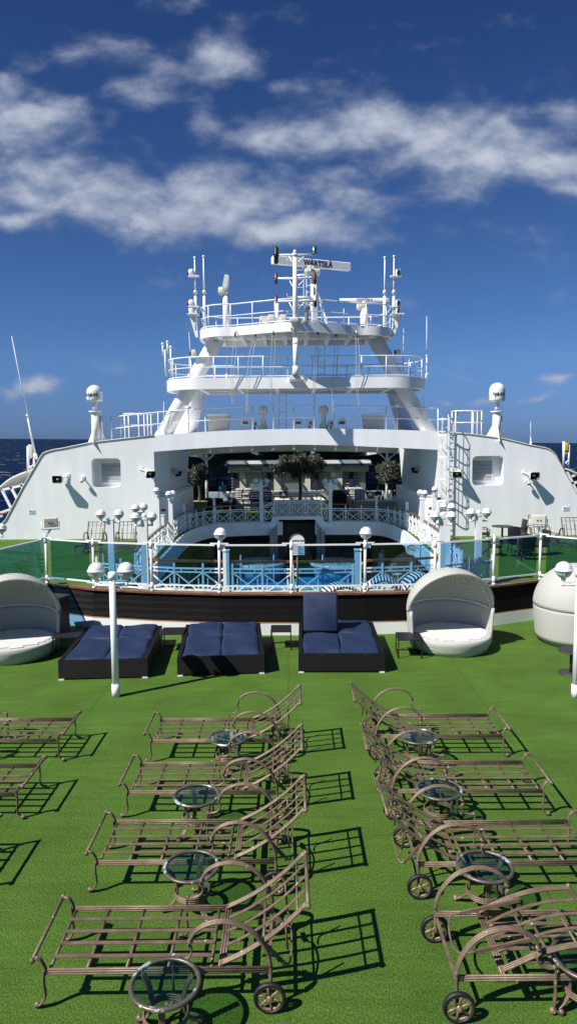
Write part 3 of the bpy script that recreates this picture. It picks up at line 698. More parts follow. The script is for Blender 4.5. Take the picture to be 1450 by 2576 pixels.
# ------------------------------------------------------------------ glass side tables
def make_table(label):
    t = thing('side_table', label, 'side table', (0, 0, 0), 'round glass side tables with bronze legs')
    K = 40; m = MB()
    m.lathe((0, 0, 0), [(.262, .478), (.297, .474), (.302, .488), (.297, .502), (.268, .504), (.262, .49)], K); rim = m
    # open ring: drop the two caps made by lathe
    rim.f = rim.f[:-2]; rim.sm = rim.sm[:-2]
    rim.f += [(5*K+k, 5*K+(k+1) % K, (k+1) % K, k) for k in range(K)]; rim.sm += [True]*K
    rim.build('rim', 'bronze_rim', t)
    m = MB(); m.lathe((0, 0, 0), [(.263, .488), (.263, .496)], K); m.build('glass_top', 'table_glass', t)
    for k in range(3):
        a = 2*math.pi*k/3+.5; d = Vector((math.cos(a), math.sin(a), 0)); e = Vector((-d.y, d.x, 0))
        m = MB(); m.rib3(cr([d*.25+V3(0, 0, .475), d*.19+V3(0, 0, .40), d*.155+V3(0, 0, .27), d*.17+V3(0, 0, .15), d*.235+V3(0, 0, .07), d*.30+V3(0, 0, .035)], 5), .0115, e*.018)
        m.ell(d*.305+V3(0, 0, .034), .034, n=10, m=6); m.build('leg', 'bronze', t)
    m = MB()
    for q in range(3): m.tube([(.185*math.cos(a), .185*math.sin(a), .19+.022*q) for a in [2*math.pi*i/28 for i in range(28)]], .0105, 6, True)
    m.build('hoop', 'bronze', t)
    return t
tb = make_table('glass side table nearest the camera, chipped rim, before the left chaise row')
TL = [(-1.06, 5.52, None), (-1.06, 7.16, 'round glass side table between the nearest two left chaises'), (-1.20, 8.68, 'round glass side table between the second and third left chaises'), (-.95, 10.45, 'smallest looking round glass table, at the far end of the left row'),
      (1.95, 10.45, 'round glass side table at the far end of the right row'), (1.92, 8.80, 'round glass side table between the second and third right chaises'), (2.05, 7.12, 'round glass side table between the nearest two right chaises'), (2.57, 5.78, 'round glass side table cut off by the lower right edge of the photo')]
for i, (x, y, lb) in enumerate(TL):
    o = tb if i == 0 else dup(tb, label=lb)
    o.location = (x, y, 0); o.rotation_euler = (0, 0, i*.7)
for x, y, lb in ((P(211, 1345, 31.5).x, 32.0, 'glass side table beside the lounge chairs at the left wall'), (P(284, 1345, 33).x, 33.2, 'glass side table between the two lounge chairs at the left wall'), (P(1308, 1336, 34).x, 34.0, 'glass side table beside the lounge chairs at the right wall'), (P(1385, 1345, 34).x, 33.6, 'glass side table between the two lounge chairs at the right wall')):
    o = dup(tb, label=lb); o.location = (x, y, .25 if '211' in lb else 0)
# ------------------------------------------------------------------ black wicker double sunbeds
def sunbed(label, x, y, rz, mode):
    W, D, H = 1.86, 2.72, .42
    t = thing('double_sunbed', label, 'sunbed', (0, 0, 0), 'black wicker double sunbeds with navy cushions')
    m = MB()
    m.bb(0, W, 0, .07, .03, H); m.bb(0, .09, .07, D-.07, .03, H); m.bb(W-.09, W, .07, D-.07, .03, H); m.bb(0, W, D-.07, D, .03, H); m.bb(.09, W-.09, .07, D-.07, .2, .30)
    m.build('base', 'wicker_black', t)
    for fx in (.06, W-.06):
        for fy in (.04, D-.04): m = MB(); m.bb(fx-.055, fx+.055, fy-.05, fy+.05, 0, .03); m.build('foot', 'white', t)
    m = MB()
    for fx in (.5, W-.42): m.bb(fx-.06, fx+.06, -.006, .02, H-.05, H+.003)
    m.build('handle', 'black', t)
    cw = (W-.22)/2
    for k in (0, 1):
        x0 = .11+k*(cw+.01); split = 1.62
        m = MB(); S = random.Random(x*7+k)
        def cush(y0, y1, lift=0., seed=0):
            ph = seed*1.7+k*2.3+x
            def fn(u, v):
                e = min(1, min(u, 1-u)*16)*min(1, min(v, 1-v)*22); e = e**.5 if e > 0 else 0
                z = H-.01+.040*e+.010*math.sin(u*7+ph+v*3)*e+.012*math.sin(v*9+u*4+ph*2)*e+lift*v
                return Vector((x0+u*cw+.012*math.sin(v*6+ph), y0+v*(y1-y0), z))
            m.grid(fn, 22, 26)
            zb = H-.05
            m.box((x0+cw/2, (y0+y1)/2, zb+lift*.5), (cw-.03, (y1-y0)-.03, .06))
        cush(.05, split, 0, 1)
        if not (mode == 'up' and k == 0): cush(split+.01, D-.1, .05, 2)
        m.build('cushion', 'navy_fabric', t)
        if mode == 'up' and k == 0:
            m = MB(); A = R(78); Mr = Matrix.Rotation(A, 3, 'X'); ln = .93
            m.rbox(Vector((x0+cw/2, split+.05+math.cos(A)*ln/2, H+.03+math.sin(A)*ln/2)), (cw, ln, .10), .04, M=Mr); m.build('raised_cushion', 'navy_fabric', t)
            m = MB(); m.rbox(Vector((x0+cw/2, split+.13+math.cos(A)*ln/2, H+.03+math.sin(A)*ln/2-.01)), (cw-.04, ln-.04, .04), .01, M=Mr)
            m.bar((x0+.1, split+.25, H+.5), (x0+.1, split+.6, H-.1), .03); m.bar((x0+cw-.1, split+.25, H+.5), (x0+cw-.1, split+.6, H-.1), .03); m.build('backrest_frame', 'black', t)
    t.location = (x, y, 0); t.rotation_euler = (0, 0, rz); return t
a = G(148, 1711); b = G(368, 1704); sunbed('black wicker sunbed with creased navy cushions, behind the lamp post', a.x, a.y, math.atan2(b.y-a.y, b.x-a.x)*.8, 'flat')
a = G(446, 1701); b = G(665, 1693); sunbed('black wicker sunbed with flat navy cushions, middle of the three', a.x, a.y, math.atan2(b.y-a.y, b.x-a.x)*.8, 'flat')
a = G(750, 1692); b = G(969, 1695); sunbed('black wicker sunbed with one navy backrest raised upright', a.x, a.y, -.02, 'up')
# cube frame side tables
def cube_table(label, x, y, W, D, H, rz=0.):
    t = thing('cube_table', label, 'side table', (0, 0, 0), 'black metal cube frame side tables')
    m = MB(); m.box((0, 0, H-.012), (W, D, .022)); m.build('table_top', 'black', t)
    for sx in (-1, 1):
        for sy in (-1, 1):
            m = MB(); m.box((sx*(W/2-.015), sy*(D/2-.015), (H-.024)/2), (.026, .026, H-.024)); m.build('leg', 'black', t)
    m = MB()
    for sx in (-1, 1): m.box((sx*(W/2-.015), 0, .014), (.024, D-.06, .024))
    m.box((0, D/2-.015, .014), (W-.06, .024, .024)); m.build('base_bar', 'black', t)
    t.location = (x, y, 0); t.rotation_euler = (0, 0, rz)
cube_table('black cube table between the white pod and the first sunbed', -5.28, 16.6, .62, .62, .44, .1)
cube_table('black cube table between the first and second sunbeds', -2.80, 16.75, .56, .62, .46)
cube_table('black cube table between the second and third sunbeds', -.20, 16.9, .50, .62, .46)
cube_table('black cube frame table in front of the right white wicker pod', 2.78, 16.2, .56, .66, .44, -.06)
# storage box
t = thing('storage_box', 'dark slatted storage box in the left corner beside the wicker pod', 'storage box', (-6.35, 18.1, 0))
m = MB(); Mr = Matrix.Rotation(R(-20), 3, 'Z'); c = V3(-6.28, 18.0, 0); m.box(c+V3(0, 0, .5), (.85, .75, .92), M=Mr)
for k in range(7): m.box(c+V3(0, 0, .12+k*.125), (.875, .775, .10), M=Mr)
m.build('body', 'black', t)
m = MB(); m.box(c+V3(0, 0, 1.0), (.95, .85, .05), M=Mr)
for k in range(6): m.box(c+Mr @ V3(0, -.36+k*.144, 0)+V3(0, 0, 1.035), (.93, .11, .02), M=Mr)
m.build('lid', 'dark', t)
# pedestal table
p = G(1434, 1693); t = thing('pedestal_table', 'small round dark pedestal table between the right pod and the lamp post', 'side table', p)
m = MB(); m.lathe((p.x, p.y, 0), [(.28, .48), (.29, .49), (.28, .505)], 28); m.build('table_top', 'dark', t)
m = MB(); m.cyl((p.x, p.y, .02), (p.x, p.y, .48), .035, n=12); m.build('stem', 'dark', t)
m = MB(); m.lathe((p.x, p.y, 0), [(.27, 0), (.27, .012), (.05, .03)], 28); m.build('base', 'dark', t)
# ------------------------------------------------------------------ white wicker pods
def pod(label, x, y, face, s=1.):
    t = thing('daybed_pod', label, 'daybed', (0, 0, 0), 'white wicker clamshell daybeds')
    Rb, H = .97, .37
    m = MB(); m.lathe((0, 0, 0), [(.86, 0), (.92, .12), (.96, .26), (Rb, H-.02), (Rb-.03, H), (Rb-.10, H)], 56); m.build('base', 'wicker_white', t)
    m = MB()
    for k in range(13):
        yy = -.80+k*.133; hw = math.sqrt(max(.02, .86**2-(abs(yy)+.05)**2))
        m.box((0, yy, H+.015), (2*hw, .118, .026))
    m.build('seat_slats', 'slat_white', t)
    # back wall: from one side round the back, height rising to the hood line
    zl = .93
    def wall(u, v):
        a = R(-8)+u*R(196); bul = 1+.07*math.sin(v*math.pi*.5)
        return Vector((Rb*bul*math.cos(a), Rb*bul*math.sin(a), .10+v*(zl-.10)))
    m = MB(); m.grid(wall, 56, 8); o = m.build('back_wall', 'wicker_white', t); solidify(o, .035, -1)
    RH = Rb*1.07+.01
    A0, A1 = R(0), R(112)
    def hd(rr, a, b):    # a pivot angle from the back (+Y) up and over, b along the half circle
        return Vector((rr*math.cos(b), rr*math.sin(b)*math.cos(a), zl-.02+rr*.98*math.sin(b)*math.sin(a)))
    m = MB(); m.grid(lambda u, v: hd(RH, A0+(A1-A0)*v, R(1)+u*R(178)), 56, 22); o = m.build('hood', 'wicker_white', t); solidify(o, .028, -1)
    m = MB(); m.tube([hd(RH+.005, A1, R(1)+R(178)*i/50) for i in range(51)], .034, 8); m.build('hood_edge', 'wicker_white', t)
    m = MB()
    m.tube([hd(RH-.045, R(4), R(178)*i/50+R(1)) for i in range(51)], .022, 6)
    m.tube([hd(RH-.045, R(80), R(178)*i/50+R(1)) for i in range(51)], .014, 6)
    for b in range(12, 170, 7):
        m.tube([hd(RH-.04, R(55+7*i), R(b)) for i in range(8)], .009, 5)
    m.build('rib', 'slat_white', t)
    for sx in (1, -1):
        m = MB(); a = R(-8) if sx > 0 else R(188)
        m.tube([Vector((Rb*(1+.06*k/6)*math.cos(a), Rb*(1+.06*k/6)*math.sin(a), .05+k*.15)) for k in range(7)], .035, 8); m.build('arm_edge', 'wicker_white', t)
    t.location = (x, y, 0); t.rotation_euler = (0, 0, face); t.scale = (s, s, s); return t
pod('white wicker pod daybed right of the sunbeds, slatted seat in view', 3.87, 16.75, R(8))
pod('white wicker pod daybed cropped by the left edge of the photo', -6.50, 16.42, R(24))
pod('white wicker pod daybed at the right edge, seen from its closed back', 7.12, 17.25, R(105))
# dining furniture beyond the windscreen on the right
def wicker_chair(label, x, y, rz, first=[None]):
    if first[0] is None:
        t = thing('armchair', label, 'chair', (0, 0, 0), 'dark wicker armchairs beyond the windscreen')
        m = MB(); m.rbox((0, 0, .42), (.58, .55, .10), .04); m.build('seat', 'black', t)
        m = MB(); m.rbox((0, .26, .78), (.58, .06, .62), .03, M=Matrix.Rotation(R(-8), 3, 'X')); m.build('backrest', 'black', t)
        for sx in (-1, 1):
            m = MB(); m.tube(cr([(sx*.28, .24, .62), (sx*.30, 0, .68), (sx*.29, -.25, .66), (sx*.27, -.26, .42)], 4), .022, 6); m.build('arm_rest', 'black', t)
            for sy in (-1, 1): m = MB(); m.cyl((sx*.25, sy*.23, .4), (sx*.27, sy*.27, 0), .026, .018, 8); m.build('leg', 'black', t)
        first[0] = t
    else: t = dup(first[0], label=label)
    t.location = (x, y, 0); t.rotation_euler = (0, 0, rz)
def dt(label, x, y):
    t = thing('dining_table', label, 'table', (x, y, 0), 'round dining tables beyond the windscreen')
    m = MB(); m.lathe((x, y, 0), [(.50, .77), (.52, .79), (.50, .81)], 36); m.build('table_top', 'dark', t)
    m = MB(); m.cyl((x, y, .03), (x, y, .77), .05); m.build('stem', 'black', t); m = MB(); m.lathe((x, y, 0), [(.36, .0), (.34, .03)], 24); m.build('base', 'black', t)
q1 = G(1306, 1400); dt('round dining table behind the windscreen, nearer of two', q1.x, q1.y+.2)
q2 = G(1262, 1375); dt('round dining table behind the windscreen, farther of two', q2.x+.4, q2.y+1.4)
for ox, oy, rz, lb in ((0, -.95, 180, 'dark wicker armchair turned its back to us at the near table'), (-1.0, .1, 80, 'dark wicker armchair on the left side of the near table'), (1.0, .2, -75, 'dark wicker armchair on the right side of the near table'), (.2, 1.0, 0, 'dark wicker armchair on the far side of the near table')):
    wicker_chair(lb, q1.x+ox, q1.y+.2+oy, R(rz))
for ox, oy, rz, lb in ((-.9, .1, 85, 'dark wicker armchair left of the far table'), (.9, .3, -85, 'dark wicker armchair right of the far table')):
    wicker_chair(lb, q2.x+.4+ox, q2.y+1.4+oy, R(rz))
# striped loungers between wall and balustrade
def striped(label, x, y, rz, lift):
    t = thing('striped_lounger', label, 'sun lounger', (0, 0, 0), 'loungers with black and white striped cushions')
    m = MB(); m.bb(-.95, .95, -.32, -.27, .28, .33); m.bb(-.95, .95, .27, .32, .28, .33)
    for q in (-.8, .8):
        for s in (-.29, .29): m.cyl((q, s, 0), (q, s, .3), .02, n=6)
    m.build('frame', 'white', t)
    def fn(u, v):
        xx = -1+2*u; z = .40+lift*max(0, math.sin(min(1, max(0, (u-.25)/.75))*math.pi))**1.0
        e = min(1, min(v, 1-v)*8); return Vector((xx, -.33+.66*v, z+.05*e))
    m = MB(); m.grid(fn, 40, 10); o = m.build('cushion', 'zebra', t); solidify(o, .07, -1)
    t.location = (x, y, 0); t.rotation_euler = (0, 0, rz)
striped('striped lounger cushion showing above the black wall, nearest the raised navy backrest', P(835, 1480, 20.3).x, 20.3, R(12), .42)
striped('striped lounger with the highest humped cushion behind the windscreen', P(925, 1480, 20.6).x+.2, 20.6, R(-4), .56)
striped('striped lounger behind the windscreen, partly hidden by the white pod', P(1035, 1478, 20.9).x, 20.9, R(10), .60)
# ------------------------------------------------------------------ balustrades
def baluster_panel(m, a, b, z0, z1, h=.92):
    """one bay between a and b: double top rail, bottom rail, crossing diagonals and little boxes round the uprights"""
    A0, B0 = Vector((a.x, a.y, z0)), Vector((b.x, b.y, z1)); up = V3(0, 0, 1); d = B0-A0
    def q(t, z): return A0+d*t+up*z
    w = .05
    m.bar(q(0, h-.10), q(1, h-.10), w); m.bar(q(0, h-.22), q(1, h-.22), w*.8); m.bar(q(0, .08), q(1, .08), w)
    for t in (.25, .75): m.bar(q(t, h-.22), q(t, h-.10), w*.8)
    m.bar(q(.03, h-.24), q(.80, .10), w*.8); m.bar(q(.97, h-.24), q(.20, .10), w*.8)
    for t in (.16, .84):
        m.bar(q(t, .10), q(t, h-.42), w*.8)
    m.bar(q(0, .28), q(.16, .28), w*.8); m.bar(q(.84, .28), q(1, .28), w*.8)
def balustrade(name, label, pts, z=0., zs=None, step=.95, pillars=(), ph=1.45, group=None, rail=True, pw=.15):
    q = [Vector((p[0], p[1], (p[2] if len(p) > 2 else z))) for p in pts]
    q = path_resample(q, step); t = thing(name, label, 'balustrade', q[0], group)
    m = MB()
    for a, b in zip(q, q[1:]): baluster_panel(m, a, b, a.z, b.z)
    for a in q: m.box((a.x, a.y, a.z+.52), (.07, .07, 1.04))
    m.build('lattice', 'white', t)
    if rail:
        m = MB(); m.tube([a+V3(0, 0, 1.07) for a in q], [1]*len(q), 4, smooth=False, sq=(.055, .035)); m.build('handrail', 'wood', t)
    for (x, y) in pillars:
        k = min(q, key=lambda a: (a.x-x)**2+(a.y-y)**2)
        m = MB(); m.box((x, y, k.z+ph/2), (pw, pw, ph)); m.box((x, y, k.z+ph+.02), (pw+.04, pw+.04, .04)); m.build('pillar', 'white', t)
    return t
def arcp(t0, t1, n=24, ins=0.): return [tuple(hole(R(t0+(t1-t0)*i/n), ins))[:2] for i in range(n+1)]
def ang(x, y): return math.degrees(math.atan2(y-HC.y, x-HC.x))
pl = G(574, 1490); pr = G(897, 1490)
pl = hole(R(ang(pl.x, pl.y))); pr = hole(R(ang(pr.x, pr.y)))
aL, aR = ang(-4.75, 23.5)%360, ang(5.0, 23.4)%360
balustrade('balustrade', 'white lattice balustrade with teak handrail just behind the windscreen', arcp(aL, aR, 40), pillars=[(pl.x, pl.y), (pr.x, pr.y)], ph=1.42, pw=.2)
# left side run, far left arc, far right arc, right side run
f0 = ang(-5.4, 25.3)%360; f1 = ang(-1.7, 43.4)%360
pp = [P(540, 1300, 42.5), P(463, 1300, 39)]
pp = [hole(R(ang(v.x, v.y))) for v in pp]
balustrade('balustrade', 'white lattice balustrade curving round the left side of the pool opening', arcp(f0, f1, 60), pillars=[(v.x, v.y) for v in pp]+[tuple(hole(R(ang(-5.8, 33))))[:2]], ph=1.55)
g0 = ang(2.55, 43.4)%360; g1 = ang(6.2, 25.3)
pp = [P(946, 1300, 43), P(1023, 1300, 39)]
pp = [hole(R(ang(v.x, v.y))) for v in pp]
balustrade('balustrade', 'white lattice balustrade curving round the right side of the pool opening', arcp(g1 if g1 > 0 else g1, g0, 60), pillars=[(v.x, v.y) for v in pp]+[tuple(hole(R(ang(6.6, 33))))[:2]], ph=1.55)
# stair lattices
a = G(245, 1475); b = G(368, 1485)
balustrade('stair_railing', 'left stair railing with lattice and sloping teak rail, seen through the windscreen', [(a.x, a.y), (b.x, b.y)], rail=False, pillars=[], ph=1.3, group='stair railings beside the pool opening')
def slope_rail(label, a, b, za, zb):
    t = thing('handrail', label, 'handrail', (a.x, a.y, 0), 'sloping teak handrails of the stairs')
    m = MB(); m.tube([Vector((a.x, a.y, za)), Vector((b.x, b.y, zb))], [1, 1], 4, smooth=False, sq=(.05, .035)); m.build('rail', 'wood', t)
    for k in (0, .33, .66, 1):
        q = a.lerp(b, k); m = MB(); m.bar((q.x, q.y, -.5 if k > .2 else 0), (q.x, q.y, za+(zb-za)*k), .04); m.build('upright', 'white', t)
slope_rail('teak handrail sloping down to the right at the left stair', Vector((a.x+.1, a.y+.5, 0)), Vector((b.x-.1, b.y+.45, 0)), 1.15, .15)
a = G(1112, 1485); b = G(1236, 1468)
balustrade('stair_railing', 'right stair railing with lattice and sloping teak rail, seen through the windscreen', [(a.x, a.y), (b.x, b.y)], rail=False, pillars=[], ph=1.3, group='stair railings beside the pool opening')
slope_rail('teak handrail rising to the right at the right stair', Vector((a.x+.1, a.y+.45, 0)), Vector((b.x-.05, b.y+.5, 0)), .15, 1.15)
# raised bridge in the middle of the far arc
br = thing('raised_bridge', 'raised white bridge with lattice railings and stone stairs over the dark passage', 'bridge', (XC, 43.4, 0))
bz = P(742, 1300, 43.2).z; zt = P(742, 1247, 43.2).z; hb = zt-bz
x0, x1 = P(690, 1300, 43).x, P(806, 1300, 43).x; xl, xr = P(657, 1300, 43).x+.1, P(830, 1300, 43).x-.1
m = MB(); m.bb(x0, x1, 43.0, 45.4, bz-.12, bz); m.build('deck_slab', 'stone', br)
m = MB(); sc_ = hb/1.1
def pan(a, b, n):
    for i in range(n):
        p_, q_ = a.lerp(b, i/n), a.lerp(b, (i+1)/n); baluster_panel(m, p_, q_, p_.z, q_.z, .92*sc_)
        m.bar((p_.x, p_.y, p_.z), (p_.x, p_.y, p_.z+1.04*sc_), .06)
A_, B_ = Vector((x0, 43, bz)), Vector((x1, 43, bz)); L_, R_ = Vector((xl, 43.2, .02)), Vector((xr, 43.2, .02))
pan(L_, A_, 1); pan(A_, B_, 3); pan(B_, R_, 1); m.build('railing', 'white', br)
m = MB(); m.tube([L_+V3(0, 0, hb), A_+V3(0, 0, hb), B_+V3(0, 0, hb), R_+V3(0, 0, hb)], [1]*4, 4, smooth=False, sq=(.06, .045))
m.tube([L_+V3(0, 1.8, hb), A_+V3(0, 1.8, hb), B_+V3(0, 1.8, hb), R_+V3(0, 1.8, hb)], [1]*4, 4, smooth=False, sq=(.05, .035)); m.build('handrail', 'wood', br)
m = MB()
for s, xa, xb in ((1, xl, x0), (-1, xr, x1)):
    for k in range(3): m.bb(min(xa+(xb-xa)*k/3, xb), max(xa+(xb-xa)*k/3, xb), 43.3, 45.3, 0.005, bz*(k+1)/3-.02)
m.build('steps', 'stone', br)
zb2 = P(742, 1345, 43).z
m = MB(); xw0, xw1 = P(648, 1300, 43).x, P(836, 1300, 43).x; xi0, xi1 = P(697, 1330, 43).x, P(796, 1330, 43).x
ya = P(742, 1304, 42.8).z; yb = P(742, 1312, 42.8).z
m.prismY([(xw0, yb-.12), (x0-.25, yb-.05), (x0-.1, ya+.12), (x1+.1, ya+.12), (x1+.25, yb-.05), (xw1, yb-.12), (xw1, yb-.35), (xi1+.2, yb-.35), (xi1-.12, ya-.06), (xi0+.12, ya-.06), (xi0-.2, yb-.35), (xw0, yb-.35)], 42.75, 42.95); m.build('arch_fascia', 'white', br)
for s_, xi in ((-1, xi0), (1, xi1)): m = MB(); m.bb(min(xi, xi+s_*.3), max(xi, xi+s_*.3), 43.0, 45.0, -2.9, yb-.1); m.cyl((xi+s_*.35, 42.9, -2.9), (xi+s_*.35, 42.9, -.5), .14); m.build('pier', 'taupe', br)
m = MB(); m.bb(x0+.05, x1-.05, 43.12, 43.14, bz+.08, bz+hb*.82); m.build('infill_panel', 'taupe', br)
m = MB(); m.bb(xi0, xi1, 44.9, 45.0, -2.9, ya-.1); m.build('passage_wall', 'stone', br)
# clock, board
c = P(1033, 1381, 31); ck = thing('wall_clock', 'round white clock with pale yellow face by the right pool fascia', 'clock', c)
c = Vector((c.x, c.y, c.z)); Mf = Matrix.Rotation(R(90), 3, 'X')
m = MB(); m.lathe(c, [(.25, 0), (.25, .06), (.215, .08), (.21, .05)], 32, Mf); m.build('case', 'white', ck)
m = MB(); m.lathe(c, [(.205, .055), (.205, .06)], 32, Mf); m.build('dial', 'clock_face', ck)
m = MB()
for k in range(12):
    a = R(30*k); m.bar(c+V3(.165*math.sin(a), -.063, .165*math.cos(a)), c+V3(.19*math.sin(a), -.063, .19*math.cos(a)), .012)
m.bar(c+V3(0, -.07, 0), c+V3(-.10, -.07, .07), .02); m.bar(c+V3(0, -.075, 0), c+V3(.16, -.075, -.03), .014); m.build('hands', 'ink', ck)
m = MB(); m.bar(c+V3(0, .03, 0), c+V3(.75, .3, 0), .05); m.build('bracket', 'white', ck)
q = P(747, 1370, 22.2); sb = thing('sign_board', 'white round topped notice board with dark printed lines behind the windscreen', 'sign', (q.x, 22.2, 0))
w_ = .235; zb_, zt_ = P(747, 1396, 22.2).z, P(747, 1343, 22.2).z
m = MB(); pts = [(q.x-w_, zb_), (q.x+w_, zb_), (q.x+w_, zt_-.22)]+[(q.x+w_*math.cos(R(a)), zt_-.22+.22*math.sin(R(a))) for a in range(10, 180, 10)]+[(q.x-w_, zt_-.22)]
m.prismY(pts, 22.2, 22.23); m.build('board', 'paper', sb)
m = MB(); m.tube([V3(x, 22.2, z) for x, z in pts], .016, 6, True); m.cyl((q.x, 22.24, 0), (q.x, 22.24, zb_+.3), .03); m.lathe((q.x, 22.24, 0), [(.22, 0), (.22, .03)], 20); m.build('frame', 'darkwall', sb)
text('LOTUS BEACH CLUB'[2:], .055, 'ink', sb, ORG[sb.name], (q.x, 22.195, zt_-.21), FACE, bold=.001)
m = MB()
for k in range(8): m.bb(q.x-.17, q.x+.17-.05*(k % 3), 22.192, 22.199, zb_+.06+k*.045, zb_+.066+k*.045)
m.build('printed_lines', 'ink_soft', sb)
# ------------------------------------------------------------------ white superstructure with the wide arch
YF = 36.5
def PX(px, py, Y=YF): v = P(px, py, Y); return (v.x, v.z)
ss = thing('superstructure', 'white steel superstructure with a wide low arch spanning the deck', 'superstructure', (XC, YF, 0))
top = [(-40,1420),(15,1308),(58,1225),(103,1148),(109,1140),(117,1136),(135,1131),(160,1127),(232,1112),(310,1103),(387,1095),(480,1088),(560,1083),(650,1080),(742,1078),(830,1078),(925,1079),(1010,1081),(1103,1085),(1180,1091),(1261,1102),(1333,1119),(1370,1126),(1382,1131),(1395,1143),(1410,1172),(1450,1247),(1490,1330),(1530,1410)]
T = [PX(*p) for p in top]
T[0] = (T[0][0], -.01); T[-1] = (T[-1][0], -.01)
xl_, xr_ = PX(387, 1137)[0], PX(1102, 1131)[0]
under = [PX(387,1136), PX(485,1128.5), PX(600,1122), PX(740,1118), PX(860,1120), PX(1004,1126.5), PX(1102,1131)]
under[0] = (xl_, under[0][1]); under[-1] = (xr_, under[-1][1])
iL = 10; iR = 18
def rrect(x0, x1, z0, z1, r, n=5):
    o = []
    for cx, cz, a0 in ((x1-r, z1-r, 0), (x0+r, z1-r, 90), (x0+r, z0+r, 180), (x1-r, z0+r, 270)):
        for k in range(n+1): a = R(a0+90*k/n); o.append((cx+r*math.cos(a), cz+r*math.sin(a)))
    return o
def wall_with_hole(poly_top, xa, xb, hx0, hx1, hz0, hz1, closeL):
    """front face between xa..xb (poly_top goes left to right) with a rounded hole; split along the hole's middle"""
    m = MB(); xm = (hx0+hx1)/2
    def ztop(x):
        for (p, q) in zip(poly_top, poly_top[1:]):
            if p[0] <= x <= q[0]: return p[1]+(q[1]-p[1])*(x-p[0])/max(1e-6, q[0]-p[0])
    hp = rrect(hx0, hx1, hz0, hz1, .22)
    left = sorted([p for p in hp if p[0] <= xm], key=lambda p: 0)
    zt_m = ztop(xm)
    L_top = [p for p in poly_top if p[0] < xm]; R_top = [p for p in poly_top if p[0] > xm]
    lefth = [p for p in hp if p[0] < xm]; righth = [p for p in hp if p[0] > xm]
    # hp runs counterclockwise from the right-top corner; left points run top -> bottom; right points bottom -> top after rotation
    n = 6; rt = hp[0:n]; lt = hp[n:2*n]; lb = hp[2*n:3*n]; rb = hp[3*n:]
    polyL = [(poly_top[0][0], poly_top[0][1])]+L_top[1:]+[(xm, zt_m), (xm, hz1)]+lt+lb+[(xm, hz0), (xm, -.01)]
    if not closeL: polyL.append((xa, -.01))
    polyR = [(xm, zt_m)]+R_top+([(xb, -.01)] if closeL else [])+[(xm, -.01), (xm, hz0)]+rb+rt+[(xm, hz1)]
    for pl_ in (polyL, polyR):
        vs = [Vector((x, YF, z)) for x, z in pl_]
        # outline is clockwise seen from the front (-Y): reverse so that the face looks towards the camera
        m.add(vs, [tuple(range(len(vs)))])
    return m, hp
a0 = PX(230, 1153); a1 = PX(305, 1225); vL = (a0[0], a1[0], a1[1], a0[1])
b0 = PX(1187, 1147); b1 = PX(1264, 1220); vR = (b0[0], b1[0], b1[1], b0[1])
polyTL = T[:iL]+[(xl_, T[iL][1])]
polyTR = [(xr_, T[iR][1])]+T[iR+1:]
mL, hpL = wall_with_hole(polyTL, None, xl_, *vL[:2], vL[2], vL[3], True)
mR, hpR = wall_with_hole(polyTR, xr_, None, *vR[:2], vR[2], vR[3], False)
m = MB(); m.add(mL.v, mL.f); m.add(mR.v, mR.f)
mid = [(xl_, T[iL][1])]+T[iL+1:iR]+[(xr_, T[iR][1])]
m.add([Vector((x, YF, z)) for x, z in mid+under[::-1]], [tuple(range(len(mid)+len(under)))])
o = m.build('front_wall', 'hull', ss)
# roof, outer skin, arch soffit and reveals
m = MB()
for (p, q) in zip(T, T[1:]):
    ymax = 46.8 if xl_ < (p[0]+q[0])/2 < xr_ else 47.5  # roof lengthened out of sight behind the arch to shade the deck there
    m.add([V3(p[0], YF, p[1]), V3(q[0], YF, q[1]), V3(q[0], ymax, q[1]), V3(p[0], ymax, p[1])], [(0, 1, 2, 3)])
m.build('roof', 'hull', ss)
m = MB()
for (p, q) in zip(under, under[1:]): m.add([V3(p[0], YF, p[1]), V3(q[0], YF, q[1]), V3(q[0], 46.8, q[1]), V3(p[0], 46.8, p[1])], [(3, 2, 1, 0)])
m.add([V3(x, 46.8, z) for x, z in mid+under[::-1]], [tuple(range(len(mid)+len(under)))])
m.build('arch_soffit', 'hull', ss)
for x, px in ((xl_, 485), (xr_, 1005)):
    m = MB(); m.add([V3(x, YF, 0), V3(x, 47.0, 0), V3(x, 49.6, 4.62), V3(x, 47.5, 5.2), V3(x, 46.81, 5.2), V3(x, 46.81, 4.45), V3(x, YF, under[0][1])], [(0, 1, 2, 3, 4, 5, 6)])
    m.build('reveal', 'hull', ss)
for pts in (T[:iL+1], T[iR:]): m = MB(); m.tube([V3(x, YF-.02, z) for x, z in pts], .035, 6); m.build('edge_trim', 'cream', ss)
m = MB()
for xs in (-9.9, -7.9, 8.6, 11.8, -11.9): m.bb(xs-.008, xs+.008, YF-.006, YF+.01, 0.02, 4.0 if abs(xs-XC) < 11 else 3.2)
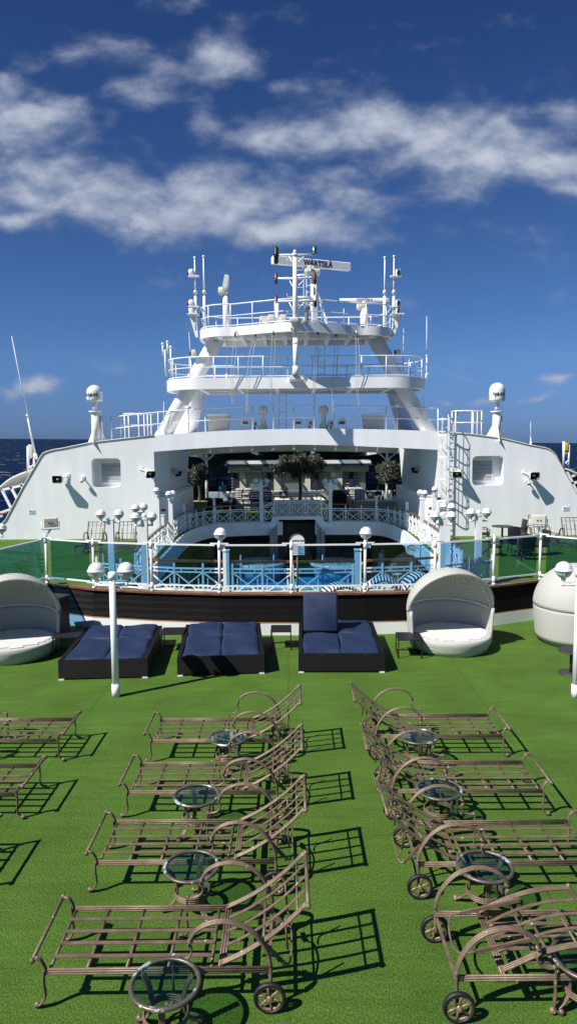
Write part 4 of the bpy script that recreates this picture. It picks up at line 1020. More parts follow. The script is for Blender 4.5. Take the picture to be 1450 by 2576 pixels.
# recessed louvred vents
for hp, v, lb, flip in ((hpL, vL, 'left', 1), (hpR, vR, 'right', -1)):
    vt = None; cx = (v[0]+v[1])/2; n = len(hp); D = .55
    m = MB()
    for i in range(n):
        a, b = hp[i], hp[(i+1) % n]; ka = (a[0], a[1]); m.add([V3(a[0], YF, a[1]), V3(b[0], YF, b[1]), V3(b[0], YF+D, b[1]), V3(a[0], YF+D, a[1])], [(0, 1, 2, 3)])
    m.add([V3(a[0], YF+D, a[1]) for a in hp], [tuple(range(n))])
    vt = m.build('vent', 'hull', ss)
    lx0, lx1 = (v[0]+.32, v[1]-.02) if flip > 0 else (v[0]+.06, v[1]-.42); lz0, lz1 = v[2]+.2, v[3]-.2
    m = MB(); fr = rrect(lx0, lx1, lz0, lz1, .12); m.tube([V3(a, YF+D-.03, b) for a, b in fr], .05, 6, True); m.build('frame', 'white', vt)
    m = MB(); nl = 15
    for k in range(nl):
        z = lz0+.06+(lz1-lz0-.12)*k/(nl-1); m.box(((lx0+lx1)/2, YF+D-.06, z), (lx1-lx0-.06, .075, .014), M=Matrix.Rotation(R(22), 3, 'X'))
    m.build('louvres', 'white', vt)
    m = MB(); m.bb(lx0, lx1, YF+D-.012, YF+D-.004, lz0, lz1); m.build('gap_shade', 'dark', vt)  # dark sheet standing in for the shade between the slats
# small notices
for px, py, lb in ((81, 1287, 'small blue printed notice on the left white wall'), (1422, 1279, 'small blue printed notice on the right white wall')):
    c = P(px, py, YF-.01); t = thing('notice', lb, 'notice', c); m = MB(); m.bb(c.x-.16, c.x+.16, YF-.02, YF-.004, c.z-.11, c.z+.11); m.build('sheet', 'paper', t)
    m = MB(); m.bb(c.x-.13, c.x-.02, YF-.026, YF-.021, c.z-.02, c.z+.07)
    for k in range(4): m.bb(c.x+.01, c.x+.13, YF-.026, YF-.021, c.z+.06-k*.04, c.z+.075-k*.04)
    m.bb(c.x-.13, c.x+.13, YF-.026, YF-.021, c.z-.08, c.z-.055); m.build('print', 'print_blue', t)
# lockers under the arch
for s, x, lb in ((1, xl_, 'white locker cabinet against the left side of the arch'), (-1, xr_, 'white locker cabinet against the right side of the arch')):
    t = thing('locker', lb, 'locker', (x+s*.35, 42, 0), 'white lockers under the arch')
    m = MB(); m.bb(min(x+s*.01, x+s*.62), max(x+s*.01, x+s*.62), 37.6, 46.6, 0.004, 2.0); m.bb(min(x+s*.01, x+s*.66), max(x+s*.01, x+s*.66), 37.55, 46.65, 2.0, 2.05); m.build('cabinet', 'white', t)
    for k in range(6):
        m = MB(); xx = x+s*.635; m.bb(min(xx, xx+s*.02), max(xx, xx+s*.02), 37.8+k*1.45, 39.05+k*1.45, .15, 1.85); m.build('door', 'white', t)
    m = MB(); m.bb(x+s*.1, x+s*.35, 37.57, 37.597, 1.3, 1.42) if s > 0 else m.bb(x-.25, x-.1, 37.57, 37.597, 1.3, 1.42); m.build('notice', 'red', t)
# horn loudspeakers and cameras
def horn(label, px, py, dirv, Y=None, wallpt=None, s=1.):
    Y = Y or YF-.42; c = P(px, py, Y); t = thing('horn_loudspeaker', label, 'loudspeaker', c, 'horn loudspeakers on the white walls')
    d = Vector(dirv).normalized(); q = d.to_track_quat('-Y', 'Z').to_matrix()
    m = MB()
    def fr(x, z, y): return c+q @ Vector((x*s, y*s, z*s))
    rings = [(.25, .19, -.26), (.25, .19, -.20), (.17, .14, .06), (.12, .12, .14), (.12, .12, .24)]; vs = []; fs = []
    for hx, hz, y in rings:
        ch = .05; vs += [fr(x, z, y) for x, z in ((hx-ch, hz), (hx, hz-ch), (hx, -hz+ch), (hx-ch, -hz), (-hx+ch, -hz), (-hx, -hz+ch), (-hx, hz-ch), (-hx+ch, hz))]
    for i in range(4):
        for k in range(8): fs.append((i*8+k, i*8+(k+1) % 8, (i+1)*8+(k+1) % 8, (i+1)*8+k))
    fs.append(tuple(range(32, 40))); m.add(vs, fs)
    o = m.build('horn', 'cream', t)
    m = MB(); vs = []
    for hx, hz, y in ((.235, .175, -.258), (.10, .09, -.05)):
        vs += [fr(x, z, y) for x, z in ((hx-.05, hz), (hx, hz-.05), (hx, -hz+.05), (hx-.05, -hz), (-hx+.05, -hz), (-hx, -hz+.05), (-hx, hz-.05), (-hx+.05, hz))]
    m.add(vs, [(k, (k+1) % 8, (k+1) % 8+8, k+8) for k in range(8)]+[tuple(range(8, 16))]); m.build('mouth', 'black', t)
    m = MB(); m.ell(fr(0, 0, -.12), .085*s, .09*s, .075*s, n=12, m=8); m.build('reflex_cone', 'cream', t)
    wp = Vector(wallpt) if wallpt else Vector((c.x+.35, YF-.01, c.z+.15))
    m = MB(); m.tube(cr([fr(0, .0, .22), (fr(0, 0, .24)+wp)/2+V3(0, 0, -.04), wp], 5), .035, 6); m.box(wp, (.14, .05, .18)); m.tube(cr([fr(.05, .1, .1), fr(.2, -.1, .2)+V3(0, .1, -.1), wp+V3(.05, -.02, -.1)], 5), .012, 5); m.build('bracket', 'white', t)
horn('horn loudspeaker on the left white wall, left of the louvred vent', 149, 1204, (-.1, -1, -.1))
horn('horn loudspeaker on the left white wall, close to the arch opening', 374, 1188, (.75, -1, -.55), wallpt=PX(355, 1178) and (PX(355, 1178)[0], YF-.01, PX(355, 1178)[1]))
horn('horn loudspeaker on the right white wall, beside the caged ladder', 1151, 1188, (-.6, -1, -.6), wallpt=(PX(1138, 1176)[0], YF-.01, PX(1138, 1176)[1]))
horn('horn loudspeaker on the right white wall, right of the louvred vent', 1338, 1195, (.15, -1, -.1), wallpt=(PX(1315, 1186)[0], YF-.01, PX(1315, 1186)[1]))
horn('horn loudspeaker hanging inside the left reveal of the arch', 442, 1186, (.9, -.5, -.6), Y=42, wallpt=(xl_+.02, 42.6, P(420, 1175, 42).z))
horn('horn loudspeaker hanging inside the right reveal of the arch', 1048, 1178, (-.9, -.6, -.5), Y=42, wallpt=(xr_-.02, 42.6, P(1070, 1165, 42).z))
for px, py, lb in ((206, 1208, 'small security camera on the left wall between horn and vent'), (1328, 1214, 'small dome camera under the horn on the right wall')):
    c = P(px, py, YF-.3); t = thing('security_camera', lb, 'camera', c); m = MB(); m.tube([(c.x, YF-.01, c.z+.12), (c.x, c.y, c.z+.12), (c.x, c.y, c.z)], .035, 6); m.box((c.x, YF-.02, c.z+.12), (.16, .04, .2)); m.build('bracket', 'white', t)
    m = MB(); m.lathe((c.x, c.y, c.z-.02), [(.04, .06), (.11, .03), (.11, -.03), (.07, -.05)], 16); m.build('housing', 'cream', t); m = MB(); m.ell((c.x, c.y, c.z-.07), .065, n=12, m=6); m.build('lens', 'black', t)
# square loudspeakers on the windscreen posts
for q, px, py, rz, lb in ((WP[1], 127, 1313, 20, 'grey box loudspeaker on a yoke above the left windscreen corner'), (WP[9], 1353, 1307, -15, 'grey box loudspeaker on a yoke above the right windscreen corner')):
    c = P(px, py, q.y); t = thing('box_loudspeaker', lb, 'loudspeaker', (q.x, q.y, 2.4), 'box loudspeakers on the windscreen corners'); Mr = Matrix.Rotation(R(rz), 3, 'Z')
    m = MB()
    vs = []
    for (hx, hz, y) in ((.16, .11, -.17), (.20, .14, -.05), (.20, .14, .22)): vs += [c+Mr @ V3(x, y, z) for x, z in ((hx, hz), (hx, -hz), (-hx, -hz), (-hx, hz))]
    m.add(vs, [(i*4+k, i*4+(k+1) % 4, (i+1)*4+(k+1) % 4, (i+1)*4+k) for i in range(2) for k in range(4)]+[(3, 2, 1, 0), (8, 9, 10, 11)]); m.build('cabinet', 'cream', t)
    for sx in (-.04, .04): m = MB(); m.ell(c+Mr @ V3(sx, -.175, 0), .022, n=8, m=5); m.build('socket', 'black', t)
    m = MB(); m.tube([c+Mr @ V3(-.23, 0, .02), c+Mr @ V3(-.23, 0, -.20), c+Mr @ V3(.23, 0, -.20), c+Mr @ V3(.23, 0, .02)], .016, 6); m.cyl((c.x, c.y, c.z-.20), (q.x, q.y, 2.4), .03); m.cyl((q.x, q.y, c.z-.34), (q.x, q.y, 2.42), .045); m.build('yoke', 'white', t)
# caged ladder on the right wall
ld = thing('caged_ladder', 'white caged ladder climbing the right wall beside the arch', 'ladder', (P(1118, 1280, YF-.3).x, YF-.3, 0))
xa, xb = P(1110, 1150, YF-.25).x, P(1127, 1150, YF-.25).x; zt_ = P(1118, 1050, YF).z; zb_ = P(1118, 1280, YF).z
m = MB()
for x in (xa, xb): m.bb(x-.03, x+.03, YF-.28, YF-.22, .3, zt_)
z = .5
while z < zt_-.3: m.bar((xa, YF-.25, z), (xb, YF-.25, z), .028); z += .30
m.build('rungs', 'white', ld)
m = MB()
for z in (1.9, 3.0, 4.1, 5.2, zt_-.1):
    m.tube([Vector(((xa+xb)/2+.40*math.cos(a), YF-.35-.42*math.sin(a), z)) for a in [math.pi*i/14 for i in range(15)]], [1]*15, 4, smooth=False, sq=(.012, .035)); m.bar(((xa+xb)/2-.4, YF-.35, z), (xa, YF-.22, z), .04); m.bar(((xa+xb)/2+.4, YF-.35, z), (xb, YF-.22, z), .04)
for a in (.05, .8, 1.57, 2.3, 3.1): m.bar(((xa+xb)/2+.40*math.cos(a), YF-.35-.42*math.sin(a), 1.9), ((xa+xb)/2+.40*math.cos(a), YF-.35-.42*math.sin(a), zt_-.1), .03, .012)
m.build('safety_cage', 'white', ld)
m = MB()
for z in (1.2, 2.6, 4.6):
    for x in (xa, xb): m.bar((x, YF-.25, z), (x, YF+.01, z), .04)
m.build('bracket', 'white', ld)
m = MB(); m.bb(xa-.25, xa+.02, YF-.34, YF-.32, P(1105, 1253, YF).z-.07, P(1105, 1253, YF).z+.07); m.build('sign_plate', 'navy', ld)
# ------------------------------------------------------------------ railings
def railing(label, pts, h=1.1, step=1.5, rails=(1., .55, .1), r=.03, name='guard_rail', closed=False, group='white pipe guard rails'):
    q = [Vector(p) for p in pts]; t = thing(name, label, 'railing', q[0], group)
    for k in rails: m = MB(); m.tube([p+V3(0, 0, h*k) for p in q]+([q[0]+V3(0, 0, h*k)] if closed else []), r if k == 1. else r*.8, 6); m.build('rail', 'white', t)
    for p in path_resample(q+([q[0]] if closed else []), step)[:-1 if closed else None]: m = MB(); m.cyl(p, p+V3(0, 0, h), r, n=6); m.build('stanchion', 'white', t)
    return t
def roofz(x):
    for (p, q) in zip(T, T[1:]):
        if p[0] <= x <= q[0]: return p[1]+(q[1]-p[1])*(x-p[0])/(q[0]-p[0])
    return 0
def rr(px0, px1, Y=37.2, n=6):
    xs = [P(px0+(px1-px0)*i/n, 1070, Y).x for i in range(n+1)]; return [(x, Y, roofz(x)) for x in xs]
railing('pipe railing along the left half of the arch roof', rr(280, 635), 1.2, 2.4, (1., .5))
railing('short pipe railing at the middle of the arch roof', rr(687, 789), 1.2, 1.1, (1., .5))
railing('pipe railing along the right half of the arch roof', rr(839, 1100), 1.2, 2.6, (1., .5))
for px0, px1, lb in ((308, 370, 'small railed box on the left shoulder of the arch roof'), (1140, 1208, 'small railed box on the right shoulder of the arch roof')):
    x0_, x1_ = P(px0, 1070, 38).x, P(px1, 1070, 38).x
    z_ = min(roofz(x0_), roofz(x1_)); railing(lb, [(x0_, 37.6, z_), (x1_, 37.6, z_), (x1_, 39.6, z_), (x0_, 39.6, z_)], 1.35, .9, (1., .55), closed=True)
# ------------------------------------------------------------------ radar mast with two platforms
mast = thing('radar_mast', 'white four legged radar mast carrying two curved railed platforms', 'mast', (XC, 39, 5.4))
def platplan(x0, x1, yf, yb, r, prow=0., n=8):
    o = []
    for k in range(n+1): a = R(180+90*k/n); o.append((x0+r+r*math.cos(a), yf+r+r*math.sin(a)))
    cx = (x0+x1)/2
    if prow:
        for t in (-.32, -.2, -.1, 0, .1, .2, .32): o.append((cx+t*(x1-x0), yf-prow*max(0, 1-abs(t)/.3)**.8))
    for k in range(n+1): a = R(270+90*k/n); o.append((x1-r+r*math.cos(a), yf+r+r*math.sin(a)))
    for k in range(n+1): a = R(90*k/n); o.append((x1-r+r*math.cos(a), yb-r+r*math.sin(a)))
    for k in range(n+1): a = R(90+90*k/n); o.append((x0+r+r*math.cos(a), yb-r+r*math.sin(a)))
    return o
x0_, z0_ = PX(410, 950, 37.0); x1_, _ = PX(1078, 950, 37.0)
p2t = P(742, 949, 36.3).z; p2b = P(742, 977, 36.3).z
pl2 = platplan(x0_, x1_, 36.2, 40.8, 2.1)
m = MB(); n = len(pl2)
def platform_mesh(pl_, zt, zb, ribs=7):
    q_ = path_resample([V3(x, y, 0) for x, y in pl_+[pl_[0]]], .22)[:-1]; pl_ = [(v.x, v.y) for v in q_]; m = MB(); n = len(pl_)
    m.add([V3(x, y, zt) for x, y in pl_], [tuple(range(n))])
    m.add([V3(x, y, zt) for x, y in pl_]+[V3(x, y, zb) for x, y in pl_], [(i, (i+1) % n, (i+1) % n+n, i+n) for i in range(n)], True)
    m.add([V3(x, y, zt-.15) for x, y in pl_], [tuple(range(n))])
    c = Vector((sum(p[0] for p in pl_)/n, sum(p[1] for p in pl_)/n, 0))
    inn = [(c.x+(x-c.x)*.965, c.y+(y-c.y)*.92) for x, y in pl_]
    m.add([V3(x, y, zb) for x, y in pl_]+[V3(x, y, zb) for x, y in inn], [(i, (i+1) % n, (i+1) % n+n, i+n) for i in range(n)])
    m.add([V3(x, y, zb) for x, y in inn]+[V3(x, y, zt-.15) for x, y in inn], [(i, (i+1) % n, (i+1) % n+n, i+n) for i in range(n)])
    xs = [p[0] for p in pl_]; ys = [p[1] for p in pl_]
    for k in range(1, ribs): x = min(xs)+(max(xs)-min(xs))*k/ribs; m.bb(x-.10, x+.10, sorted(ys)[len(ys)//3]+.3, max(ys)-.3, zb+.02, zt-.16)
    m.bb(min(xs)+.8, max(xs)-.8, (min(ys)+max(ys))/2-.1, (min(ys)+max(ys))/2+.1, zb+.03, zt-.17)
    return m
platform_mesh(pl2, p2t, p2b).build('lower_platform', 'white', mast)
X0, _ = PX(498, 840, 37.0); X1, _ = PX(990, 835, 37.0)
p3t = P(500, 829, 37).z; p3b = P(500, 851, 37).z
pl3 = platplan(X0, X1, 36.2, 40.4, 1.5, prow=1.5)
platform_mesh(pl3, p3t, p3b, 9).build('upper_platform', 'white', mast)
def leg(a, b, r0, r1): m = MB(); m.cyl(a, b, r0, r1, 28); m.build('leg', 'white', mast)
leg(P(403, 1092, 37.4)-V3(0, 0, .3), P(550, 845, 38.2), .40, .40)
leg(P(1086, 1088, 37.4)-V3(0, 0, .3), P(936, 842, 38.2), .40, .40)
leg(P(461, 1110, 44.0), P(497, 980, 40.2), .72, .42)
leg(P(1028, 1106, 44.0), P(990, 978, 40.2), .72, .42)
def platrail(plan, z, h, lb_, rails=(1., .5, .08), step=1.25):
    c = Vector((sum(p[0] for p in plan)/len(plan), sum(p[1] for p in plan)/len(plan), 0))
    q = [Vector((c.x+(x-c.x)*.985, c.y+(y-c.y)*.96, z)) for x, y in plan]
    m = MB()
    for k in rails: m.tube([p+V3(0, 0, h*k) for p in q], .032 if k == 1 else .024, 6, True)
    for p in path_resample(q+[q[0]], step): m.cyl(p, p+V3(0, 0, h), .027, n=6)
    m.build(lb_, 'white', mast)
platrail(pl2, p2t, 1.05, 'lower_railing'); platrail(pl3, p3t, 1.12, 'upper_railing')
# ladders between the levels
for px, ya_, yb_, Y in ((710, 985, 1076, 40.3), (807, 845, 950, 40.0)):
    a, b = P(px, ya_, Y), P(px, yb_, Y); m = MB()
    for s in (-.2, .2): m.bar((a.x+s, Y, a.z), (a.x+s, Y, b.z-.3), .05)
    z = b.z-.1
    while z < a.z: m.bar((a.x-.2, Y, z), (a.x+.2, Y, z), .035); z += .32
    m.build('ladder', 'white', mast)
# signal pole
sp_ = thing('signal_pole', 'tall white signal pole in front of both platforms with six navigation lights', 'mast', P(742, 948, 35.6))
Yp = 34.75; zp0 = p2t; zp1 = P(742, 628, Yp).z; xp = P(742, 800, Yp).x
m = MB(); m.cyl((xp, 36.35, zp0), (xp, Yp+.0, p3b+.05), .15, .15, 16) if False else m.cyl((xp, Yp, zp0-.05), (xp, Yp, P(742, 850, Yp).z), .11, .12, 16)
m.cyl((xp, Yp, P(742, 850, Yp).z), (xp, Yp, zp1-.3), .12, .10, 16); m.cyl((xp, Yp, zp1-.3), (xp, Yp, zp1-.18), .13, n=16); m.cyl((xp, Yp, zp1-.18), (xp, Yp, zp1), .12, .04, 16)
m.bb(xp-.3, xp+.3, Yp-.05, 36.4, zp0-.22, zp0-.06); m.box((xp, Yp+.35, P(742, 822, Yp).z), (.5, .8, .16)); m.ell((xp, Yp, P(742, 862, Yp).z), .16, rz=.06, n=14, m=6); m.cyl((xp, Yp, zp0-.05), (xp, Yp, zp0+.4), .18, .13, 14)
m.build('pole', 'white', sp_)
for py, pl_x, pr_x in ((641, 697, 790), (700, 697, 791), (757, 697, 792)):
    z = P(742, py, Yp).z; xa_, xb_ = P(pl_x, py, Yp).x, P(pr_x, py, Yp).x
    m = MB(); m.cyl((xa_, Yp, z), (xb_, Yp, z), .05, .05, 8)
    m.cyl((xa_+.55, Yp, z-.03), (xp, Yp, z-.62), .03, n=6); m.cyl((xb_-.45, Yp, z-.03), (xp, Yp, z-.5), .03, n=6); m.build('cross_arm', 'white', sp_)
    def lampb(x, z, mt, mt2=None, big=1.):
        g = MB(); g.lathe((x, Yp, z), [(.10*big, 0), (.11*big, .02), (.085*big, .05), (.085*big, .24*big), (.05*big, .30*big)], 14); o = g.build('navigation_light', mt, sp_)
        if mt2: g = MB(); g.lathe((x, Yp, z-.02), [(.05*big, -.30*big), (.085*big, -.24*big), (.085*big, -.05), (.11*big, -.02)], 14); g.build('lower_lens', mt2, o)
    if py == 641: lampb(xa_-.06, z, 'black', 'black', 1.3); lampb(xb_, z, 'green_lens', None, 1.35)
    elif py == 700: lampb(xa_-.06, z, 'red', 'green_lens', .85); lampb(xb_, z, 'black', 'red', .85)
    else: lampb(xa_-.06, z, 'red', None, .95); lampb(xb_, z, 'cream', 'black', .9)
m = MB()
for k in range(7):
    z = P(742, 790-k*22, Yp).z; s = 1 if k % 2 else -1
    m.tube([(xp, Yp-.05, z), (xp+s*.38, Yp-.05, z), (xp+s*.38, Yp-.05, z+.13)], .012, 5)
m.build('step_iron', 'white', sp_)
m = MB(); m.rbox((xp-.05, Yp-.12, P(742, 812, Yp).z+.1), (.45, .3, .24), .05); m.rbox((xp+.42, Yp+.1, P(742, 812, Yp).z+.1), (.16, .25, .2), .03); m.build('junction_box', 'cream', sp_)
# main radar
rt = thing('radar_tower', 'white ladder tower holding up the large radar scanner', 'mast', P(787, 815, 38))
Yr = 38.; xt = P(789, 760, Yr).x; z0_ = p3t; z1_ = P(789, 693, Yr).z
m = MB(); m.cyl((xt, Yr, z0_), (xt, Yr, z1_), .19, .19, 16); m.cyl((xt, Yr, z0_), (xt, Yr, z0_+.35), .40, .2, 16); m.build('column', 'white', rt)
m = MB(); m.bar((xt+.15, Yr, z1_-.8), (P(827, 815, Yr).x, Yr, z0_), .12); m.bar((xt-.1, Yr+.2, z1_-.9), (P(760, 815, Yr).x, Yr+.9, z0_), .12); m.build('strut', 'white', rt)
xla, xlb = P(770, 760, Yr-.5).x, P(781, 760, Yr-.5).x; m = MB()
for x in (xla, xlb): m.bar((x, Yr-.45, z0_), (x, Yr-.45, z1_-.1), .05)
z = z0_+.3
while z < z1_-.2: m.bar((xla, Yr-.45, z), (xlb, Yr-.45, z), .035); z += .33
for zc in (z1_-.15, z1_-1.25): m.tube([(xla-.15+.42*math.cos(a), Yr-.55-.35*math.sin(a), zc) for a in [2*math.pi*i/20 for i in range(20)]], [1]*20, 4, True, False, (.012, .04))
for a in (.5, 1.57, 2.6, 3.6): m.bar((xla-.15+.42*math.cos(a), Yr-.55-.35*math.sin(a), z1_-1.25), (xla-.15+.42*math.cos(a), Yr-.55-.35*math.sin(a), z1_-.15), .035, .012)
m.build('caged_ladder', 'white', rt)
m = MB(); zc = P(772, 776, Yr-.7).z; m.cyl((xla, Yr-.7, z0_), (xla, Yr-.7, zc-.15), .10); m.ell((xla, Yr-.7, zc), .19, n=14, m=8); m.build('camera_head', 'darkwall', rt)
rs = thing('radar_scanner', 'large white radar scanner bar with black lettering at the top of the mast', 'radar', P(785, 690, Yr))
A1_, B1_ = P(685, 653, 37.2), P(877, 673, 38.85); cb = (A1_+B1_)/2; an = math.atan2(B1_.y-A1_.y, B1_.x-A1_.x); Mr = Matrix.Rotation(an, 3, 'Z'); Lb = (B1_-A1_).length
m = MB(); prof = [(-.18, -.19), (.12, -.19), (.20, -.10), (.20, .17), (-.12, .21), (-.18, .17)]
vs = [cb+Mr @ V3(s*Lb/2, y, z) for s in (-1, 1) for y, z in prof]; m.add(vs, [(k, (k+1) % 6, (k+1) % 6+6, k+6) for k in range(6)]+[(0, 1, 2, 3, 4, 5), (11, 10, 9, 8, 7, 6)]); m.build('scanner_bar', 'white', rs)
cm = P(789, 683, Yr); m = MB(); m.rbox((xt-.1, Yr-.05, (z1_+cb.z-.19)/2-.06), (.85, .7, cb.z-.19-z1_-.14), .08, rz=an-.3); m.cyl((xt-.1, Yr, cb.z-.4), (xt-.1, Yr, cb.z-.15), .2); m.box((xt-.25, Yr-.5, z1_+.25), (.22, .12, .3), rz=-.3); m.build('gearbox', 'cream', rs)
text('WÄRTSILÄ', .44, 'ink', rs, ORG[rs.name], cb+Mr @ V3(.28, -.188, -.03), Mr @ FACE @ Matrix.Diagonal((.78, 1, 1)), bold=.006)
# small radar
r2 = thing('radar_scanner', 'smaller flat radar scanner with grey lettering on the right of the upper platform', 'radar', P(915, 820, 38))
a_, b_ = P(853, 757, 37.6), P(978, 752, 37.6); cb = (a_+b_)/2; m = MB(); m.rbox(cb, ((b_-a_).length, .16, .17), .04); m.build('scanner_bar', 'white', r2)
text('WÄRTSILÄ', .17, 'ink_soft', r2, ORG[r2.name], cb+V3(0, -.086, 0), FACE, bold=.002)
x = P(915, 790, 37.6).x; m = MB(); m.cyl((x, 37.6, p3t), (x, 37.6, cb.z-.3), .20, n=14); m.cyl((x, 37.6, p3t), (x, 37.6, p3t+.08), .35, n=14); m.build('post', 'white', r2)
m = MB(); m.rbox((x-.12, 37.6, cb.z-.32), (.55, .4, .34), .08); m.cyl((x, 37.6, cb.z-.2), (x, 37.6, cb.z-.05), .12); m.build('gearbox', 'cream', r2)
# edge-on radar at the left
r3 = thing('radar_scanner', 'radar scanner seen end on, on a post at the left of the upper platform', 'radar', P(568, 822, 37.4))
x = P(568, 780, 37.4).x; zz = P(562, 732, 37.4).z; m = MB(); m.cyl((x, 37.4, p3t), (x, 37.4, zz-.1), .17, .15, 14); m.cyl((x, 37.4, p3t), (x, 37.4, p3t+.08), .3, n=14); m.build('post', 'white', r3)
m = MB(); m.rbox((x-.12, 37.4, zz), (.5, .45, .36), .08); m.build('gearbox', 'cream', r3)
m = MB(); m.box((x+.02, 37.4, P(567, 716, 37.4).z), (.22, 1.9, .62), M=Matrix.Rotation(R(12), 3, 'Y') @ Matrix.Rotation(R(4), 3, 'Z')); m.build('scanner_bar', 'white', r3)
# outrigger light brackets left and right of the upper platform
for s, ex, px_, label in ((-1, 476, (492, 514), 'left outrigger bracket with stacked navigation lamps and two aerials'), (1, 1010, (989, 966), 'right outrigger bracket with stacked navigation lamps and two aerials')):
    Y = 37.3; t = thing('light_bracket', label, 'bracket', P(px_[0], 845, Y), 'outrigger brackets on the upper platform')
    e = P(ex, 792, Y); b = P(px_[0]+(3 if s < 0 else -3), 848, Y); c = P(px_[0]-s*2, 792, Y)
    m = MB(); m.prismY([(e.x, e.z), (c.x, e.z), (b.x-s*.06, b.z), (b.x+s*.06, b.z)], Y-.06, Y+.06); m.box(((e.x+c.x)/2, Y, e.z+.03), (abs(c.x-e.x)+.15, .5, .05)); m.build('gusset', 'white', t)
    for j, px in enumerate(px_):
        m = MB(); x = P(px, 780, Y).x; zt_ = P(px, 648 if (j == 0) == (s < 0) else 645, Y).z
        m.cyl((x, Y, P(px, 830, Y).z), (x, Y, P(px, 745, Y).z), .08, .07, 8); m.cyl((x, Y, P(px, 745, Y).z), (x, Y, zt_), .045, .03, 8); m.ell((x, Y, zt_), .07, n=8, m=6); m.cyl((x, Y, P(px, 735, Y).z-.05), (x, Y, P(px, 735, Y).z+.1), .11, .06, 10); m.build('aerial', 'white', t)
    for py in (685, 762, 782):
        x = P(px_[0]+s*10, py, Y).x; z = P(px_[0], py, Y).z
        m = MB(); m.rbox((x+s*.02, Y, z), (.26, .3, .32), .08); m.box(((x+P(px_[0], py, Y).x)/2, Y, z-.19), (.55, .3, .05)); o = m.build('navigation_light', 'white', t)
        m = MB(); m.cyl((x-s*-.16, Y-.05, z-.14), (x-s*-.16, Y-.05, z+.12), .06, n=8) if s < 0 else m.cyl((x+.0, Y-.18, z-.14), (x, Y-.18, z+.12), .06, n=8); m.build('lens', 'red' if s < 0 else 'black', o)
# lamp brackets at the lower platform
for s, px, lb in ((-1, 487, 'navigation lamp on a bracket beside the left mast leg'), (1, 1000, 'navigation lamp on a bracket beside the right mast leg')):
    c = P(px, 888, 37.6); t = thing('navigation_lamp', lb, 'lamp', c); m = MB(); m.rbox(c, (.24, .26, .34), .06); m.build('housing', 'cream', t)
    m = MB(); m.box(c+V3(-s*.25, 0, -.2), (.8, .35, .05)); m.build('shelf', 'white', t); m = MB(); m.cyl(c+V3(-.16, -.05, -.15), c+V3(-.16, -.05, .14), .05); m.build('lens', 'red' if s < 0 else 'black', t)
# instruments on the upper platform
for px, lb in ((664, 'pale cabinet on the upper platform left of the signal pole'), (709, 'pale cabinet on the upper platform close behind the signal pole')):
    c = P(px, 808, 38); t = thing('cabinet', lb, 'cabinet', (c.x, 38, p3t)); m = MB(); m.bb(c.x-.22, c.x+.22, 37.8, 38.2, p3t+.02, P(px, 796, 38).z); m.build('case', 'cream', t); m = MB(); m.box((c.x+.15, 37.79, p3t+.5), (.05, .02, .08)); m.build('handle', 'darkwall', t)
c = P(697, 800, 36.4); t = thing('floodlight_post', 'short post with twin floodlights on the upper platform left of the signal pole', 'floodlight', (c.x, 36.4, p3t)); m = MB(); m.cyl((c.x, 36.4, p3t), (c.x, 36.4, P(697, 763, 36.4).z), .09); m.build('post', 'white', t)
for s in (-1, 1): m = MB(); m.rbox((c.x+s*.3, 36.3, c.z), (.32, .22, .3), .04); m.build('floodlight', 'cream', t)
# whip aerials
def whip(label, base, tip, r=.03, collar=True, m2='white'):
    t = thing('whip_aerial', label, 'aerial', base, 'thin white whip aerials'); base, tip = Vector(base), Vector(tip); mid = base.lerp(tip, .35)
    m = MB(); m.cyl(base, mid, r*1.3, r, 8); m.cyl(mid, tip, r*.9, r*.35, 6); m.build('rod', m2, t)
    m = MB(); m.cyl(base-V3(0, 0, .1), base+V3(0, 0, .2), r*2.2, n=8); m.cyl(base.lerp(tip, .34), base.lerp(tip, .36), r*1.6, n=8); m.build('collar', m2, t)
whip('long leaning whip aerial at the far left above the sea', P(90, 1150, 37.5), P(30, 845, 37.0), .045)
whip('tall whip aerial at the right end of the lower mast platform', P(1072, 948, 38), P(1072, 795, 38), .035)
whip('thin whip aerial beside the lamp bracket right of the mast leg', P(1012, 945, 39), P(1014, 825, 39), .025)
whip('thin whip aerial beside the lamp bracket left of the mast leg', P(482, 945, 39), P(475, 835, 39), .025)
whip('thin whip aerial on the left of the arch roof below the platforms', P(570, 950, 39.5), P(570, 855, 39.5), .03)
whip('short whip aerial on the right shoulder of the superstructure', P(1333, 1120, 37), P(1333, 1060, 37), .025)
whip('stub aerial on the left shoulder of the superstructure', P(246, 1112, 37.2), P(246, 1094, 37.2), .03)
whip('short dark tipped aerial standing before the left mast leg', P(412, 1092, 37), P(412, 1010, 37), .03)
whip('upright rod aerial on the right roof rail beside the mast leg', P(1064, 1085, 37.2), P(1064, 995, 37.2), .035)
t = thing('wind_sensor', 'forked white wind sensor at the left end of the lower platform', 'sensor', P(415, 945, 37.5))
m = MB(); b = P(417, 945, 37.5)
for px, py in ((409, 865), (421, 860), (429, 873)):
    q = P(px, py, 37.5); m.cyl((q.x, 37.5, q.z), (q.x, 37.5, q.z-.6 if px < 425 else b.z), .04, n=8); m.ell(q, .08, n=8, m=6)
q0, q1 = P(409, 882, 37.5), P(421, 880, 37.5); m.cyl(q0, q1, .03); m.cyl(((q0+q1)/2), Vector((((q0+q1)/2).x, 37.5, b.z)), .045); m.build('fork', 'white', t)
